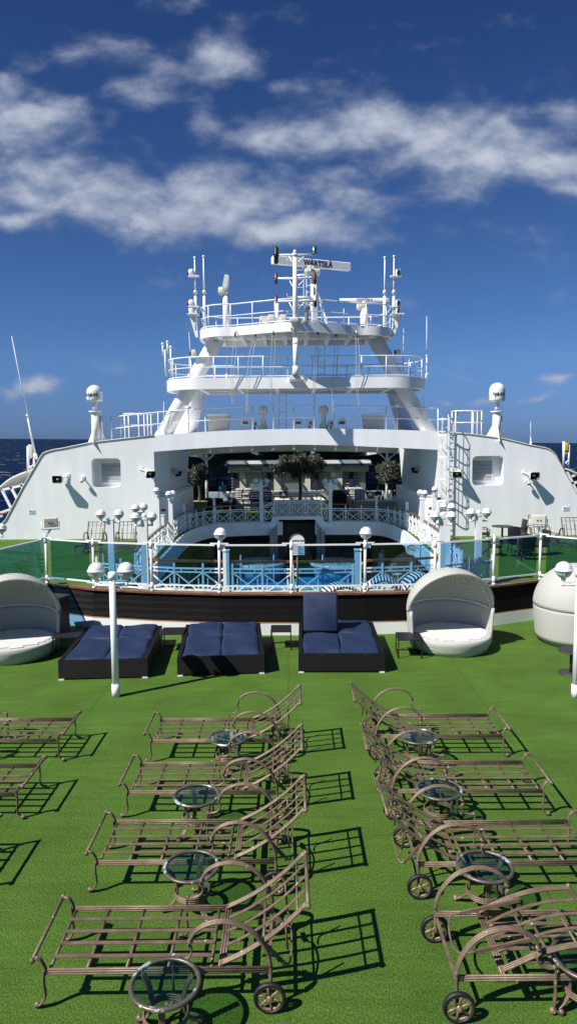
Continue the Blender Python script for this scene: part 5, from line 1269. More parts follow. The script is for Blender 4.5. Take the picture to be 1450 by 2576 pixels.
# radomes
def radome(label, px, pyc, pyb, px2, sgn):
    Y = 36.9; c = P(px, pyc, Y); b = P(px, pyb, Y); t = thing('radome', label, 'radome', b, 'white satellite domes on the superstructure shoulders')
    r = 19.5/1786*Y*1.005; zb_ = P(px, 1009, Y).z; zt_ = P(px, 968 if sgn < 0 else 962, Y).z
    m = MB(); h = zt_-zb_; m.lathe((c.x, Y, zb_), [(r*.5, -.02), (r*.93, .0), (r, .10), (r, h-r)]+[(r*math.cos(R(a)), h-r+r*math.sin(R(a))) for a in range(10, 90, 10)]+[(.02, h)], 32); m.build('dome', 'opal', t)
    text('SAILOR', .19, 'ink', t, ORG[t.name], (c.x-.02, Y-r-.008, zb_+h*.36), FACE, bold=.008)
    m = MB(); m.cyl((c.x, Y, zb_-.5), (c.x, Y, zb_), .11, n=14); m.cyl((c.x, Y, zb_-.56), (c.x, Y, zb_-.5), .32, n=18); m.cyl((c.x, Y, b.z-.2), (c.x, Y, zb_-.5), .22, .20, 18); m.build('mast', 'white', t)
    m = MB()
    for a in (0, 120, 240): d = V3(math.cos(R(a+30)), math.sin(R(a+30)), 0); q = V3(c.x, Y, b.z-.2); m.add([q+d*.18, q+d*.65, q+d*.18+V3(0, 0, .9), q+d*.18+V3(.03, .03, 0), q+d*.65+V3(.03, .03, 0), q+d*.18+V3(.03, .03, .9)], [(0, 1, 2), (5, 4, 3), (0, 3, 4, 1), (1, 4, 5, 2), (2, 5, 3, 0)])
    m.build('gusset', 'white', t)
    m = MB(); x2 = P(px2, 1050, Y).x; m.cyl((x2, Y+.1, b.z-.15), (x2, Y+.1, P(px2, 1046, Y).z), .085, n=10); m.tube(cr([(x2, Y, P(px2, 1046, Y).z), (x2+.03, Y, P(px2, 1030, Y).z), (x2-.05, Y, P(px2, 1018, Y).z), (c.x, Y, zb_-.2)], 5), .012, 5); m.build('side_pipe', 'white', t)
radome('white satellite dome with black lettering on the left shoulder', 238, 990, 1110, 253, -1)
radome('white satellite dome with black lettering on the right shoulder', 1249, 985, 1100, 1259, 1)
# things on the arch roof
for px, lb in ((550, 'white plastic storage bin on the arch roof, left one'), (938, 'white plastic storage bin on the arch roof, right one')):
    c = P(px, 1060, 38.2); zr = roofz(c.x); zt_ = P(px, 1042, 38.2).z; t = thing('storage_bin', lb, 'bin', (c.x, 38.2, zr)); m = MB()
    vs = [V3(c.x+sx*w, 38.2+sy*.35, z) for z, w in ((zr+.01, .50), (zt_-.06, .56)) for sx, sy in ((-1, -1), (1, -1), (1, 1), (-1, 1))]; m.add(vs, [(0, 1, 5, 4), (1, 2, 6, 5), (2, 3, 7, 6), (3, 0, 4, 7), (3, 2, 1, 0), (4, 5, 6, 7)]); m.build('body', 'cream', t)
    m = MB(); m.rbox((c.x, 38.2, zt_-.02), (1.2, .8, .09), .03); m.build('lid', 'white', t)
for px, lb in ((661, 'canvas wrapped searchlight on the arch roof, left of the middle railing'), (813, 'canvas wrapped searchlight on the arch roof, right of the middle railing')):
    c = P(px, 1032, 37.9); zr = roofz(c.x); t = thing('wrapped_searchlight', lb, 'searchlight', (c.x, 37.9, zr)); m = MB()
    m.ell(c, .27, .25, .26, n=14, m=10); m.lathe((c.x, 37.9, zr), [(.16, .3), (.12, .5), (.15, .62), (.10, .75), (.2, c.z-zr-.15)], 12)
    S = random.Random(px); m.v = [v+Vector((S.uniform(-.02, .02), S.uniform(-.02, .02), S.uniform(-.02, .02))) for v in m.v]; m.build('canvas', 'canvas', t)
    m = MB(); m.lathe((c.x, 37.9, zr), [(.24, .0), (.22, .22), (.14, .34)], 12); m.build('base', 'greengel', t)
for px, lb in ((617, 'small floodlight on the arch roof near the left storage bin'), (749, 'small floodlight on the arch roof at the very middle'), (859, 'small floodlight on the arch roof near the right storage bin')):
    c = P(px, 1063, 37.7); zr = roofz(c.x); t = thing('floodlight', lb, 'floodlight', (c.x, 37.7, zr), 'small floodlights on the arch roof'); m = MB(); m.rbox(c+V3(0, 0, .05), (.40, .28, .26), .04, M=Matrix.Rotation(R(20), 3, 'X')); m.build('head', 'white', t)
    m = MB(); m.box(c+V3(0, -.15, .0), (.30, .02, .15)); m.build('lens', 'darkwall', t); m = MB(); m.tube([c+V3(-.24, 0, .1), V3(c.x-.2, 37.7, zr+.05), V3(c.x+.2, 37.7, zr+.05), c+V3(.24, 0, .1)], .02, 5); m.build('yoke', 'white', t)
for px, lb in ((640, 'small white junction box beside the left wrapped searchlight'), (778, 'small white junction box right of the middle floodlight'), (831, 'small white junction box beside the right wrapped searchlight')):
    c = P(px, 1063, 38); zr = roofz(c.x); t = thing('junction_box', lb, 'box', (c.x, 38, zr), 'small junction boxes on the arch roof'); m = MB(); m.rbox((c.x, 38, zr+.32), (.3, .2, .34), .03); m.build('case', 'white', t); m = MB(); m.cyl((c.x, 38, zr), (c.x, 38, zr+.2), .05); m.box((c.x+.05, 37.885, zr+.32), (.1, .02, .16)); m.build('bracket', 'darkwall', t)
for px, py, lb in ((473, 1025, 'mushroom shaped antenna over the left half of the roof railing'), (998, 1019, 'mushroom shaped antenna over the right half of the roof railing')):
    c = P(px, py, 37.3); zr = roofz(c.x); t = thing('mushroom_antenna', lb, 'antenna', (c.x, 37.3, zr)); m = MB(); m.ell(c, .17, rz=.11, n=14, m=6); m.build('cap', 'opal', t); m = MB(); m.cyl((c.x, 37.3, zr), c, .035); m.build('stem', 'cream', t)
# halyards hanging from the upper platform
for i, (px0, py0, px1, py1) in enumerate(((591, 836, 585, 1020), (642, 836, 620, 1045), (688, 838, 684, 1020), (797, 836, 791, 1020), (845, 836, 838, 1045), (896, 838, 903, 1030))):
    a, b = P(px0, py0, 35.9), P(px1, py1, 36.3)
    if i in (3, 2): a.y = 35.2
    t = thing('signal_halyard', ('first', 'second', 'third', 'fourth', 'fifth', 'sixth')[i]+' doubled signal line from the left, hanging from the upper platform', 'rope', a, 'signal lines hanging from the upper platform')
    m = MB()
    for s in (-.05, .06): m.tube(cr([a+V3(s, 0, -.2), a.lerp(b, .3)+V3(s*1.6-.10*(px1 < px0-8), -.15, 0), a.lerp(b, .7)+V3(s*.8-.08, -.1, 0), b+V3(s*.4, 0, 0)], 6), .013, 4)
    m.build('line', 'cream', t); m = MB(); m.rbox(a+V3(0, 0, -.1), (.10, .10, .2), .03); m.build('pulley', 'darkwall', t); m = MB(); m.tube([a+V3(0, .5, .15), a+V3(0, .1, .12), a], .025, 5); m.build('hook', 'white', t)
# ------------------------------------------------------------------ beyond the arch: canopy roof, pavilion, screens
YP = 57.
def AX(px, py, Y): v = P(px, py, Y); return v.x, v.z
cv = thing('canopy_roof', 'wide curved canopy roof with pale glazed front edge beyond the arch', 'roof', (XC, 54, 4.3))
def canz(x, zc=4.95, k=.0042): return zc-k*(x-XC)**2
m = MB(); m.grid(lambda u, v: V3(XC-18+36*u, 57.4+20.6*v, canz(XC-18+36*u)-.45-.6*v), 40, 6); o = m.build('ceiling', 'ceiling', cv); solidify(o, .15, 1)
xs_ = [XC-15+30*i/20 for i in range(21)]
for i in range(20):
    a, b = xs_[i]+.06, xs_[i+1]-.06; m = MB()
    m.add([V3(a, 50.4, canz(a)-.06), V3(b, 50.4, canz(b)-.06), V3(b, 51.3, canz(b)-.62), V3(a, 51.3, canz(a)-.62)], [(0, 1, 2, 3)]); o = m.build('glazed_panel', 'opal', cv); solidify(o, .04)
m = MB()
m.tube([V3(x, 50.4, canz(x)-.03) for x in xs_], .07, 6); m.tube([V3(x, 51.35, canz(x)-.66) for x in xs_], .08, 6)
for x in xs_: m.bar((x, 50.4, canz(x)-.03), (x, 51.35, canz(x)-.64), .08)
for x in [xs_[k] for k in (2, 5, 8, 11, 14, 17)]: m.bar((x, 51.3, canz(x)-.7), (x+.1, 77, canz(x)-1.6), .16, .22)
m.build('frame', 'white', cv)
m = MB()
for x in [xs_[k] for k in range(21)]: m.bar((x, 51.4, canz(x)-.66), (x, 57.5, canz(x)-.6), .14, .16)
for y_ in (52.6, 53.8, 55.0, 56.2): m.tube([V3(x, y_, canz(x)-.62) for x in xs_], [1]*21, 4, smooth=False, sq=(.09, .07))
m.build('roof_beam', 'white', cv)
for i in range(0, 20, 2):
    a, b = xs_[i]+.08, xs_[i+1]-.08; m = MB(); m.add([V3(a, 51.5, canz(a)-.57), V3(b, 51.5, canz(b)-.57), V3(b, 57.3, canz(b)-.52), V3(a, 57.3, canz(a)-.52)], [(0, 1, 2, 3)]); m.build('roof_pane', 'dark_glass', cv)
for px in (519, 972):
    x = P(px, 1200, 51.4).x; m = MB(); m.cyl((x, 51.4, 0), (x, 51.4, canz(x)-.7), .10, n=12)
    for s in (-.7, .7): m.cyl((x, 51.4, canz(x)-1.25), (x+s, 51.4, canz(x+s)-.65), .05)
    m.build('column', 'white', cv)
# front screen far behind with the sea behind its windows
fs_ = thing('forward_screen', 'glazed forward screen with dark rails, sea showing through its windows', 'screen', (XC, 74, 0))
m = MB(); m.bb(XC-16, XC+16, 74, 74.15, 1.62, 4.9); m.bb(XC-16, XC+16, 74, 74.15, 0, .12); m.build('panel', 'grey_panel', fs_)
m = MB()
for k in range(13): x = XC-15.6+k*2.6; m.bb(x-.12, x+.12, 73.95, 74.1, .12, 1.62)
m.build('mullion', 'darkwall', fs_)
m = MB(); m.bb(XC-16, XC+16, 73.9, 74.12, .80, .90); m.build('rail', 'black', fs_)
for k in range(12): m = MB(); x = XC-15.6+k*2.6; m.bb(x+.12, x+2.48, 74.03, 74.05, .12, 1.62); m.build('pane', 'dark_glass', fs_)
# pavilion
pv = thing('pavilion', 'grey beige pavilion with navy slatted posts and two lettered fascia panels', 'pavilion', (.8, YP, 0))
xl2, z1 = AX(572, 1160, YP-.3); xr2, _ = AX(928, 1157, YP-.3); zr1 = AX(742, 1159, YP-.3)[1]; zr0 = AX(742, 1166, YP-.3)[1]; zn0 = AX(742, 1171, YP-.2)[1]; zf0 = AX(742, 1187, YP-.1)[1]
m = MB(); m.bb(xl2-.1, xr2+.1, YP-.5, YP+4, zr0, zr1); m.build('roof', 'white', pv)
m = MB(); m.bb(xl2-.25, xr2+.25, YP-.6, YP+4.1, zn0, zr0-.003); m.build('navy_band', 'navy', pv)
m = MB(); m.bb(xl2+.05, xr2-.05, YP-.3, YP+3.9, zf0, zn0-.003); m.build('fascia', 'taupe', pv)
m = MB(); m.bb(xl2+.25, xr2-.25, YP+.1, YP+3.7, 0, zf0-.003); m.build('wall', 'taupe', pv)
def px_(p): return P(p, 1200, YP).x
for a, b in ((604, 618), (690, 706), (768, 780), (846, 860)): 
    m = MB(); m.bb(px_(a)-.05, px_(b), YP-.08, YP+.09, 0, zf0-.004) if b-a < 20 else None; m.build('pilaster', 'cream', pv)
for a, b in ((585, 597), (672, 682), (790, 800), (875, 890)):
    xc_ = (px_(a)+px_(b))/2
    m = MB(); m.bb(xc_-.17, xc_+.17, YP-.06, YP+.09, 0, zf0-.004); m.build('navy_post', 'navy', pv)
    m = MB()
    for s in (-1, 1):
        for k in range(10): m.bb(min(xc_+s*.2, xc_+s*.62), max(xc_+s*.2, xc_+s*.62), YP+.03, YP+.095, .25+k*.24, .29+k*.24)
    m.build('slats', 'black', pv)
m = MB()
for s, x in ((-1, xl2+.25), (1, xr2-.25)):
    for k in range(10): m.bb(x-.04, x+.04, YP+.3, YP+3.4, .2+k*.24, .25+k*.24)
m.build('side_slats', 'navy', pv)
cdw = P(644, 1179, YP-.33); text('Dawn', .42, 'ink_soft', pv, ORG[pv.name], (cdw.x, YP-.31, cdw.z), FACE, bold=.012)
csk = P(847, 1176, YP-.33); text('Sky', .42, 'ink_soft', pv, ORG[pv.name], (csk.x, YP-.31, csk.z), FACE, bold=.012)
c = P(838, 1192, YP-.2); m = MB(); m.bb(c.x-.22, c.x+.2, YP-.12, YP-.09, c.z-.28, c.z+.25); m.build('notice', 'paper', pv)
# ------------------------------------------------------------------ trees
def tree(label, x, y, z0, trunk_h, crown_c, rx, rz, nl, pot=True, seed=1, pm='planter'):
    t = thing('potted_tree', label, 'tree', (x, y, z0), 'silvery olive trees under the arch'); S = random.Random(seed)
    m = MB(); base = V3(x, y, z0+(.5 if pot else 0)); fork = V3(x+.05, y, trunk_h)
    m.tube(cr([base, base.lerp(fork, .5)+V3(.06, 0, 0), fork], 4), [.14-.05*i/8 for i in range(9)], 8)
    cc = Vector(crown_c); tips = []
    for k in range(15):
        a = S.uniform(0, 6.28); rr_ = S.uniform(.3, .8); q = cc+V3(rx*rr_*math.cos(a), rx*rr_*math.sin(a)*.9, S.uniform(-.5, .7)*rz)
        m.tube(cr([fork, fork.lerp(q, .5)+V3(0, 0, .12), q], 4), [.055, .05, .045, .04, .035, .03, .025, .02, .012], 6); tips.append(q)
    m.build('trunk', 'bark', t)
    cl = []
    for k in range(46):
        while True:
            v = V3(S.uniform(-1, 1), S.uniform(-1, 1), S.uniform(-1, 1))
            if .25 < v.length < 1.0: break
        cl.append((cc+V3(v.x*rx*.85, v.y*rx*.85, v.z*rz*.85), S.uniform(.28, .5)))
    for mt, frac, nm in (('leaf', .72, 'foliage'), ('leaf_light', .28, 'pale_foliage')):
        vs = []; fs = []
        for i in range(int(nl*frac)):
            c_, r_ = cl[S.randrange(len(cl))]; d = V3(S.gauss(0, 1), S.gauss(0, 1), S.gauss(0, .8)).normalized()*r_*S.uniform(.3, 1.05)
            p_ = c_+d*(rx/1.9)**.5; u = V3(S.gauss(0, 1), S.gauss(0, 1), S.gauss(0, 1)-.5).normalized(); w_ = u.cross(V3(S.gauss(0, 1), S.gauss(0, 1), S.gauss(0, 1))).normalized()
            L_ = S.uniform(.09, .18); b = len(vs); vs += [p_, p_+u*L_*.5+w_*L_*.22, p_+u*L_, p_+u*L_*.5-w_*L_*.22]; fs.append((b, b+1, b+2, b+3))
        m = MB(); m.add(vs, fs); m.build(nm, mt, t)
    if pot: m = MB(); m.box((x, y, z0+.30), (.62, .62, .6), M=Matrix.Identity(3)); vs = []; m = MB(); vs = [V3(x+sx*w, y+sy*w, z) for z, w in ((z0, .42), (z0+.78, .60)) for sx, sy in ((-1, -1), (1, -1), (1, 1), (-1, 1))]; m.add(vs, [(0, 1, 5, 4), (1, 2, 6, 5), (2, 3, 7, 6), (3, 0, 4, 7), (3, 2, 1, 0), (4, 5, 6, 7)]); m.build('planter', pm, t)
c = P(750, 1170, 48.5); tree('large round headed olive tree in the middle, behind the raised bridge', P(752, 1240, 48.5).x, 48.5, 0, P(752, 1200, 48.5).z, c, 1.98, .86, 11000, True, 3, 'dark')
c = P(498, 1193, 50); tree('small olive tree in a cream planter left of the sofas', P(500, 1270, 50).x, 50, 0, P(500, 1222, 50).z, c, .90, .92, 4200, True, 5)
c = P(978, 1188, 50); tree('small olive tree in a planter at the right, beside the seated guest', P(982, 1270, 50).x, 50, 0, P(982, 1222, 50).z, c, .98, .92, 4400, True, 8)
# ------------------------------------------------------------------ lounge furniture under the canopy
def sofa(label, x, y, w, pil):
    t = thing('sofa', label, 'sofa', (x, y, 0), 'cream and navy sofas before the pavilion')
    m = MB(); m.rbox((x, y, .28), (w, .9, .34), .05); m.build('base', 'navy', t)
    n = max(1, round(w/.8))
    for k in range(n): m = MB(); m.rbox((x-w/2+w*(k+.5)/n, y-.05, .50), (w/n-.03, .78, .16), .05); m.build('seat_cushion', 'canvas', t)
    for k in range(n): m = MB(); m.rbox((x-w/2+w*(k+.5)/n, y+.36, .86), (w/n-.03, .2, .62), .07); m.build('back_cushion', 'canvas', t)
    for q in pil:
        m = MB(); m.rbox((x+q, y+.18, .85), (.6, .16, .56), .06, M=Matrix.Rotation(R(-12), 3, 'X')); o = m.build('pillow', 'navy', t)
        m = MB(); m.tube([V3(x+q+.14*math.cos(a), y+.085, .86+.14*math.sin(a)) for a in [2*math.pi*i/18 for i in range(18)]], .014, 5, True); m.bar((x+q-.08, y+.08, .86), (x+q+.08, y+.08, .86), .03); m.bar((x+q, y+.08, .80), (x+q, y+.08, .94), .03); m.build('emblem', 'paper', o)
YS = 53.4
def sx_(px): return P(px, 1240, YS).x
sofa('cream cushioned sofa with two round emblem navy pillows on the left', sx_(578), YS, 3.3, (.15, 1.15))
sofa('low cream sofa half hidden behind the middle olive tree', sx_(742), YS+.6, 5.0, (-.9,))
sofa('cream sofa behind the seated guest on the right, with an emblem pillow', sx_(960), YS, 3.6, (.9, -.9))
def chairx(label, x, y, rz):
    t = thing('lounge_armchair', label, 'armchair', (x, y, 0), 'dark wicker lounge armchairs under the canopy')
    Mr = Matrix.Rotation(rz, 3, 'Z'); o = V3(x, y, 0)
    m = MB(); m.rbox(o+V3(0, 0, .25), (.8, .8, .38), .06, rz=rz); m.build('seat', 'black', t)
    m = MB(); m.rbox(o+Mr @ V3(0, .36, .66), (.8, .12, .6), .05, rz=rz); m.build('backrest', 'black', t)
    for s in (-1, 1): m = MB(); m.rbox(o+Mr @ V3(s*.36, 0, .5), (.12, .8, .3), .05, rz=rz); m.build('arm_rest', 'black', t)
YA = 50.8
for px, rz, lb in ((525, 200, 'dark wicker armchair nearest the left olive planter'), (556, 150, 'dark wicker armchair before the emblem pillows, left'), (597, 190, 'dark wicker armchair before the emblem pillows, right')):
    chairx(lb, P(px, 1250, YA).x, YA, R(rz))
t = thing('low_table', 'dark low table between the armchairs on the left', 'table', (P(578, 1250, 51).x, 51.8, 0)); xx = P(578, 1250, 51).x; m = MB(); m.box((xx, 51.9, .45), (1.1, .7, .05)); m.build('table_top', 'dark', t)
for a in (-.5, .5): m = MB(); m.box((xx+a, 51.9, .21), (.06, .6, .42)); m.build('leg', 'dark', t)
# stacks of striped and navy cushions
def stack(label, px, w, h, mt, seed):
    x = P(px, 1240, 50.6).x; t = thing('cushion_stack', label, 'cushions', (x, 50.6, 0), 'stacks of lounger cushions'); S = random.Random(seed)
    n = int(h/.16)
    for k in range(n):
        m = MB(); m.rbox((x+S.uniform(-.05, .05), 50.6+S.uniform(-.05, .05), .1+k*.16), (w+S.uniform(-.06, .06), .9, .155), .06, rz=S.uniform(-.08, .08)); m.build('cushion', mt, t)
stack('tall stack of navy and white striped cushions left of the lamp post', 602, .55, 1.75, 'zebra', 1)
stack('second striped cushion stack, leaning against the first one', 621, .5, 1.7, 'zebra', 2)
stack('dark navy cushion stack directly behind the left bridge lamp post', 655, 1.55, 1.5, 'navy', 3)
stack('dark navy cushion stack behind the right bridge lamp post', 856, 1.2, 1.45, 'navy', 4)
stack('tall striped cushion stack right of the right bridge lamp post', 890, 1.2, 1.6, 'zebra', 5)
t = thing('covered_furniture', 'furniture under a maroon cloth cover beside the right locker', 'cover', (P(1003, 1250, 48).x, 48, 0)); x = P(1003, 1250, 48).x
m = MB(); S = random.Random(4); m.grid(lambda u, v: V3(x+(.62-.15*v)*math.cos(u*6.283)*(1+.06*math.sin(u*44)*(1-v)), 48+(.5-.1*v)*math.sin(u*6.283), 1.55*v if v < .95 else 1.5), 60, 10, True, True); m.v += []; m.build('cloth', 'maroon', t)
m2 = MB(); m2.ell((x, 48, 1.45), .48, .4, .15, z0=0); m2.build('cloth_top', 'maroon', t)
# service counter with plastic tubs and bottles
xc0, xc1 = P(893, 1250, 46.5).x, P(1000, 1250, 46.5).x
ct = thing('service_counter', 'grey service counter behind the right balustrade', 'counter', (xc0, 46.5, 0)); m = MB(); m.bb(xc0, xc1, 46.3, 46.4, .003, 1.0); m.bb(xc0, xc0+.1, 46.4, 47.6, .003, 1.0); m.build('front', 'taupe', ct); m = MB(); m.bb(xc0-.05, xc1+.05, 46.2, 47.7, 1.0, 1.06); m.build('countertop', 'white', ct)
for px, dz, lb in ((897, 0, 'stack of clear plastic tubs at the left end of the counter'), (911, 0, 'stack of clear plastic tubs second from the left on the counter'), (904, .0, 'stack of clear plastic tubs standing behind the front two')):
    x = P(px, 1240, 46.8).x; yb_ = 46.7 if '904' not in str(px) else 47.3; t = thing('plastic_tub', lb, 'tub', (x, yb_, 1.06), 'clear plastic tubs on the counter')
    for k in range(4): m = MB(); m.rbox((x, yb_, 1.06+.085+k*.17), (.34, .3, .16), .03); m.build('tub', 'plastic', t)
for px, mt, lb in ((948, 'yellow', 'yellow bottle on the service counter'), (953, 'yellow', 'second yellow bottle on the counter, just right of the first'), (962, 'dark', 'dark bottle on the service counter beside the yellow ones'), (985, 'paper', 'white bottle near the right end of the counter'), (991, 'paper', 'second white bottle at the right end of the counter')):
    x = P(px, 1245, 46.6).x; t = thing('bottle', lb, 'bottle', (x, 46.6, 1.06)); m = MB(); m.lathe((x, 46.6, 1.061), [(.06, 0), (.065, .02), (.065, .2), (.02, .26), (.02, .32)], 12); m.build('body', mt, t); m = MB(); m.cyl((x, 46.6, 1.38), (x, 46.6, 1.41), .026); m.build('cap', 'white', t)
# ------------------------------------------------------------------ people (one continuous remeshed body each)
def skinny(name, m, mt, parent, voxel):
    o = m.build(name, mt, parent); md = o.modifiers.new('r', 'REMESH'); md.mode = 'VOXEL'; md.voxel_size = voxel; md.use_smooth_shade = True
    s = o.modifiers.new('s', 'SMOOTH'); s.factor = .5; s.iterations = 3
    dg = bpy.context.evaluated_depsgraph_get(); dg.update(); me = bpy.data.meshes.new_from_object(o.evaluated_get(dg)); o.modifiers.clear(); o.data = me
    me.materials.clear(); me.materials.append(MATS[mt]); return o
def limb(m, pts, rs, n=12):
    pts = [Vector(p) for p in pts]; m.tube(pts, rs, n)
    for p, r in zip(pts, rs): m.ell(p, r, n=12, m=8)
def head(m, c, f, k=1.):      # f: facing direction
    c = Vector(c); f = Vector(f).normalized(); s = f.cross(V3(0, 0, 1)).normalized()
    q = Matrix((s, f, V3(0, 0, 1))).transposed()
    m.ell(c, .078*k, .095*k, .115*k, M=q); m.ell(c+f*.03*k-V3(0, 0, .055*k), .055*k, .065*k, .06*k, M=q)
    m.ell(c+f*.10*k-V3(0, 0, .012*k), .014*k, .022*k, .026*k, M=q)
    m.ell(c+f*.088*k-V3(0, 0, .055*k), .026*k, .012*k, .010*k, M=q)
    for e in (-1, 1): m.ell(c+s*e*.078*k, .014*k, .02*k, .032*k, M=q); m.ell(c+f*.083*k+s*e*.032*k+V3(0, 0, .028*k), .018*k, .012*k, .007*k, M=q)
def hair(parent, c, f, k=1., bun=False):
    c = Vector(c); f = Vector(f).normalized(); m = MB(); m.ell(c-f*.014*k+V3(0, 0, .022*k), .088*k, .100*k, .108*k, z0=-.2)
    m.ell(c-f*.04*k-V3(0, 0, .01*k), .080*k, .075*k, .09*k)
    if bun: m.ell(c-f*.05*k+V3(0, 0, .135*k), .045*k)
    m.build('hair', 'hair', parent)
    m = MB(); s = f.cross(V3(0, 0, 1)).normalized()
    for e in (-1, 1): m.ell(c+f*.090*k+s*e*.032*k+V3(0, 0, .012*k), .010*k, n=8, m=6)
    m.build('eyes', 'black', parent)
def hand(m, w, d, side, curl=.3, k=1.):
    """palm + four unequal bent fingers + thumb leaving the side of the palm"""
    w = Vector(w); d = Vector(d).normalized(); s = Vector(side).normalized(); nrm = d.cross(s).normalized()
    m.tube([w, w+d*.05*k, w+d*.085*k], [.026*k, .034*k, .030*k], 8); 
    for i, ln in enumerate((.066, .075, .070, .055)):
        b = w+d*.075*k+s*(.027-.018*i)*k; p1 = b+d*ln*.5*k+nrm*ln*curl*.4*k; p2 = p1+d*ln*.4*k+nrm*ln*curl*k
        m.tube([b, p1, p2], [.0105*k, .0095*k, .0085*k], 6)
    b = w+d*.03*k+s*.028*k; m.tube([b, b+s*.03*k+d*.025*k, b+s*.035*k+d*.055*k+nrm*.01], [.012*k, .0105*k, .009*k], 6)
# standing crew member
x, y = P(560, 1240, 55.4).x, 55.4; t = thing('person', 'person in a teal polo shirt and dark cap standing with hands clasped', 'person', (x, y, 0)); fz = V3(.1, -1, 0); k = 1.0
m = MB()
for s in (-1, 1):
    limb(m, [(x+s*.10, y, .95), (x+s*.115, y-.01, .50), (x+s*.12, y+.01, .09)], [.09, .06, .042]); limb(m, [(x+s*.12, y+.02, .05), (x+s*.135, y-.14, .035)], [.045, .035])
    limb(m, [(x+s*.19, y, 1.45), (x+s*.25, y-.03, 1.17), (x+s*.06, y-.24, 1.02)], [.06, .045, .032]); hand(m, (x+s*.06, y-.24, 1.02), (-s*.9, -.25, -.25), (0, 0, 1))
m.ell((x, y, 1.0), .17, .12, .16); m.ell((x, y, 1.25), .175, .12, .25); m.ell((x, y, 1.44), .19, .10, .09); limb(m, [(x, y, 1.46), (x, y-.01, 1.58)], [.06, .055]); head(m, (x, y-.02, 1.68), fz)
skinny('body', m, 'skin', t, .012); hair(t, (x, y-.02, 1.68), fz)
m = MB(); m.ell((x, y, 1.0), .185, .135, .12); m.ell((x, y, 1.24), .195, .14, .27); m.ell((x, y, 1.44), .215, .12, .09)
for s in (-1, 1): limb(m, [(x+s*.19, y, 1.45), (x+s*.235, y-.015, 1.28)], [.078, .07])
skinny('shirt', m, 'teal', t, .014)
m = MB()
for s in (-1, 1): limb(m, [(x+s*.09, y, .93), (x+s*.115, y-.01, .50), (x+s*.12, y+.01, .12)], [.115, .08, .075])
m.ell((x, y, .96), .18, .13, .12); skinny('trousers', m, 'dark', t, .014)
m = MB(); m.ell((x, y-.01, 1.735), .10, .115, .085, z0=0); m.ell((x+.01, y-.12, 1.74), .075, .08, .012); m.build('cap', 'black', t)
# seated guest
x, y = P(950, 1245, 52.7).x, 52.8; t = thing('person', 'person in dark clothes sitting with bare legs crossed on the right sofa', 'person', (x, y, 0)); fz = V3(-.3, -1, -.35)
m = MB(); H0 = .62
m.ell((x, y+.1, H0+.05), .18, .15, .14); m.ell((x, y+.1, H0+.32), .16, .11, .26); m.ell((x, y+.08, H0+.50), .18, .10, .08); limb(m, [(x, y+.08, H0+.52), (x-.01, y+.03, H0+.66)], [.055, .05]); head(m, (x-.02, y+.01, H0+.76), fz)
limb(m, [(x-.09, y+.05, H0+.04), (x-.14, y-.42, H0+.10), (x-.12, y-.48, .10)], [.095, .065, .042]); limb(m, [(x-.12, y-.48, .08), (x-.13, y-.64, .04)], [.045, .03])
limb(m, [(x+.09, y+.05, H0+.06), (x-.02, y-.45, H0+.24), (x+.22, y-.58, H0-.12)], [.095, .065, .042]); limb(m, [(x+.22, y-.58, H0-.12), (x+.30, y-.70, H0-.18)], [.042, .03])
for s in (-1, 1): limb(m, [(x+s*.18, y+.08, H0+.50), (x+s*.24, y-.04, H0+.25), (x+s*.06, y-.26, H0+.30)], [.055, .042, .03]); hand(m, (x+s*.06, y-.26, H0+.30), (-s*.6, -.8, -.1), (0, 0, 1))
skinny('body', m, 'skin', t, .012); hair(t, (x-.02, y+.01, H0+.76), fz, 1.05, True)
m = MB(); m.ell((x, y+.1, H0+.30), .185, .135, .30); m.ell((x, y+.08, H0+.50), .20, .12, .09); m.ell((x, y+.06, H0+.04), .20, .19, .13)
for s in (-1, 1): limb(m, [(x+s*.18, y+.08, H0+.50), (x+s*.225, y-.01, H0+.33)], [.07, .065])
skinny('clothes', m, 'black', t, .014)
# woman at the pool
c = P(958, 1377, 40.6); x, y, zb0 = c.x, 40.6, -2.9; t = thing('person', 'person in a pale printed dress standing by the right hot tub, hair up', 'person', (x, y, zb0)); fz = V3(.85, -.45, -.35)
m = MB(); q = zb0
for s in (-1, 1): limb(m, [(x+s*.08, y, q+.88), (x+s*.09+.02, y-.03, q+.47), (x+s*.09, y, q+.09)], [.095, .06, .04]); limb(m, [(x+s*.09, y, q+.05), (x+s*.09+.12, y-.07, q+.035)], [.04, .03])
m.ell((x, y, q+.92), .18, .14, .16); m.ell((x, y, q+1.15), .15, .115, .24); m.ell((x, y, q+1.34), .17, .10, .08); limb(m, [(x, y, q+1.36), (x+.02, y-.01, q+1.48)], [.052, .048]); head(m, (x+.05, y-.03, q+1.57), fz)
for s in (-1, 1): limb(m, [(x+s*.17*.5, y-s*.17*.8, q+1.34), (x+s*.1+.05, y-s*.2-.04, q+1.08), (x+.30, y-.18-s*.06, q+1.06)], [.05, .04, .028]); hand(m, (x+.30, y-.18-s*.06, q+1.06), (.9, -.4, .1), (0, 0, 1), .5)
skinny('body', m, 'skin', t, .012); hair(t, (x+.05, y-.03, q+1.57), fz, 1., True)
m = MB(); m.ell((x, y, q+1.15), .17, .13, .26); m.ell((x, y, q+1.30), .165, .115, .10); limb(m, [(x, y, q+.95), (x, y, q+.62)], [.19, .22], 20); skinny('dress', m, 'pinkprint', t, .014)
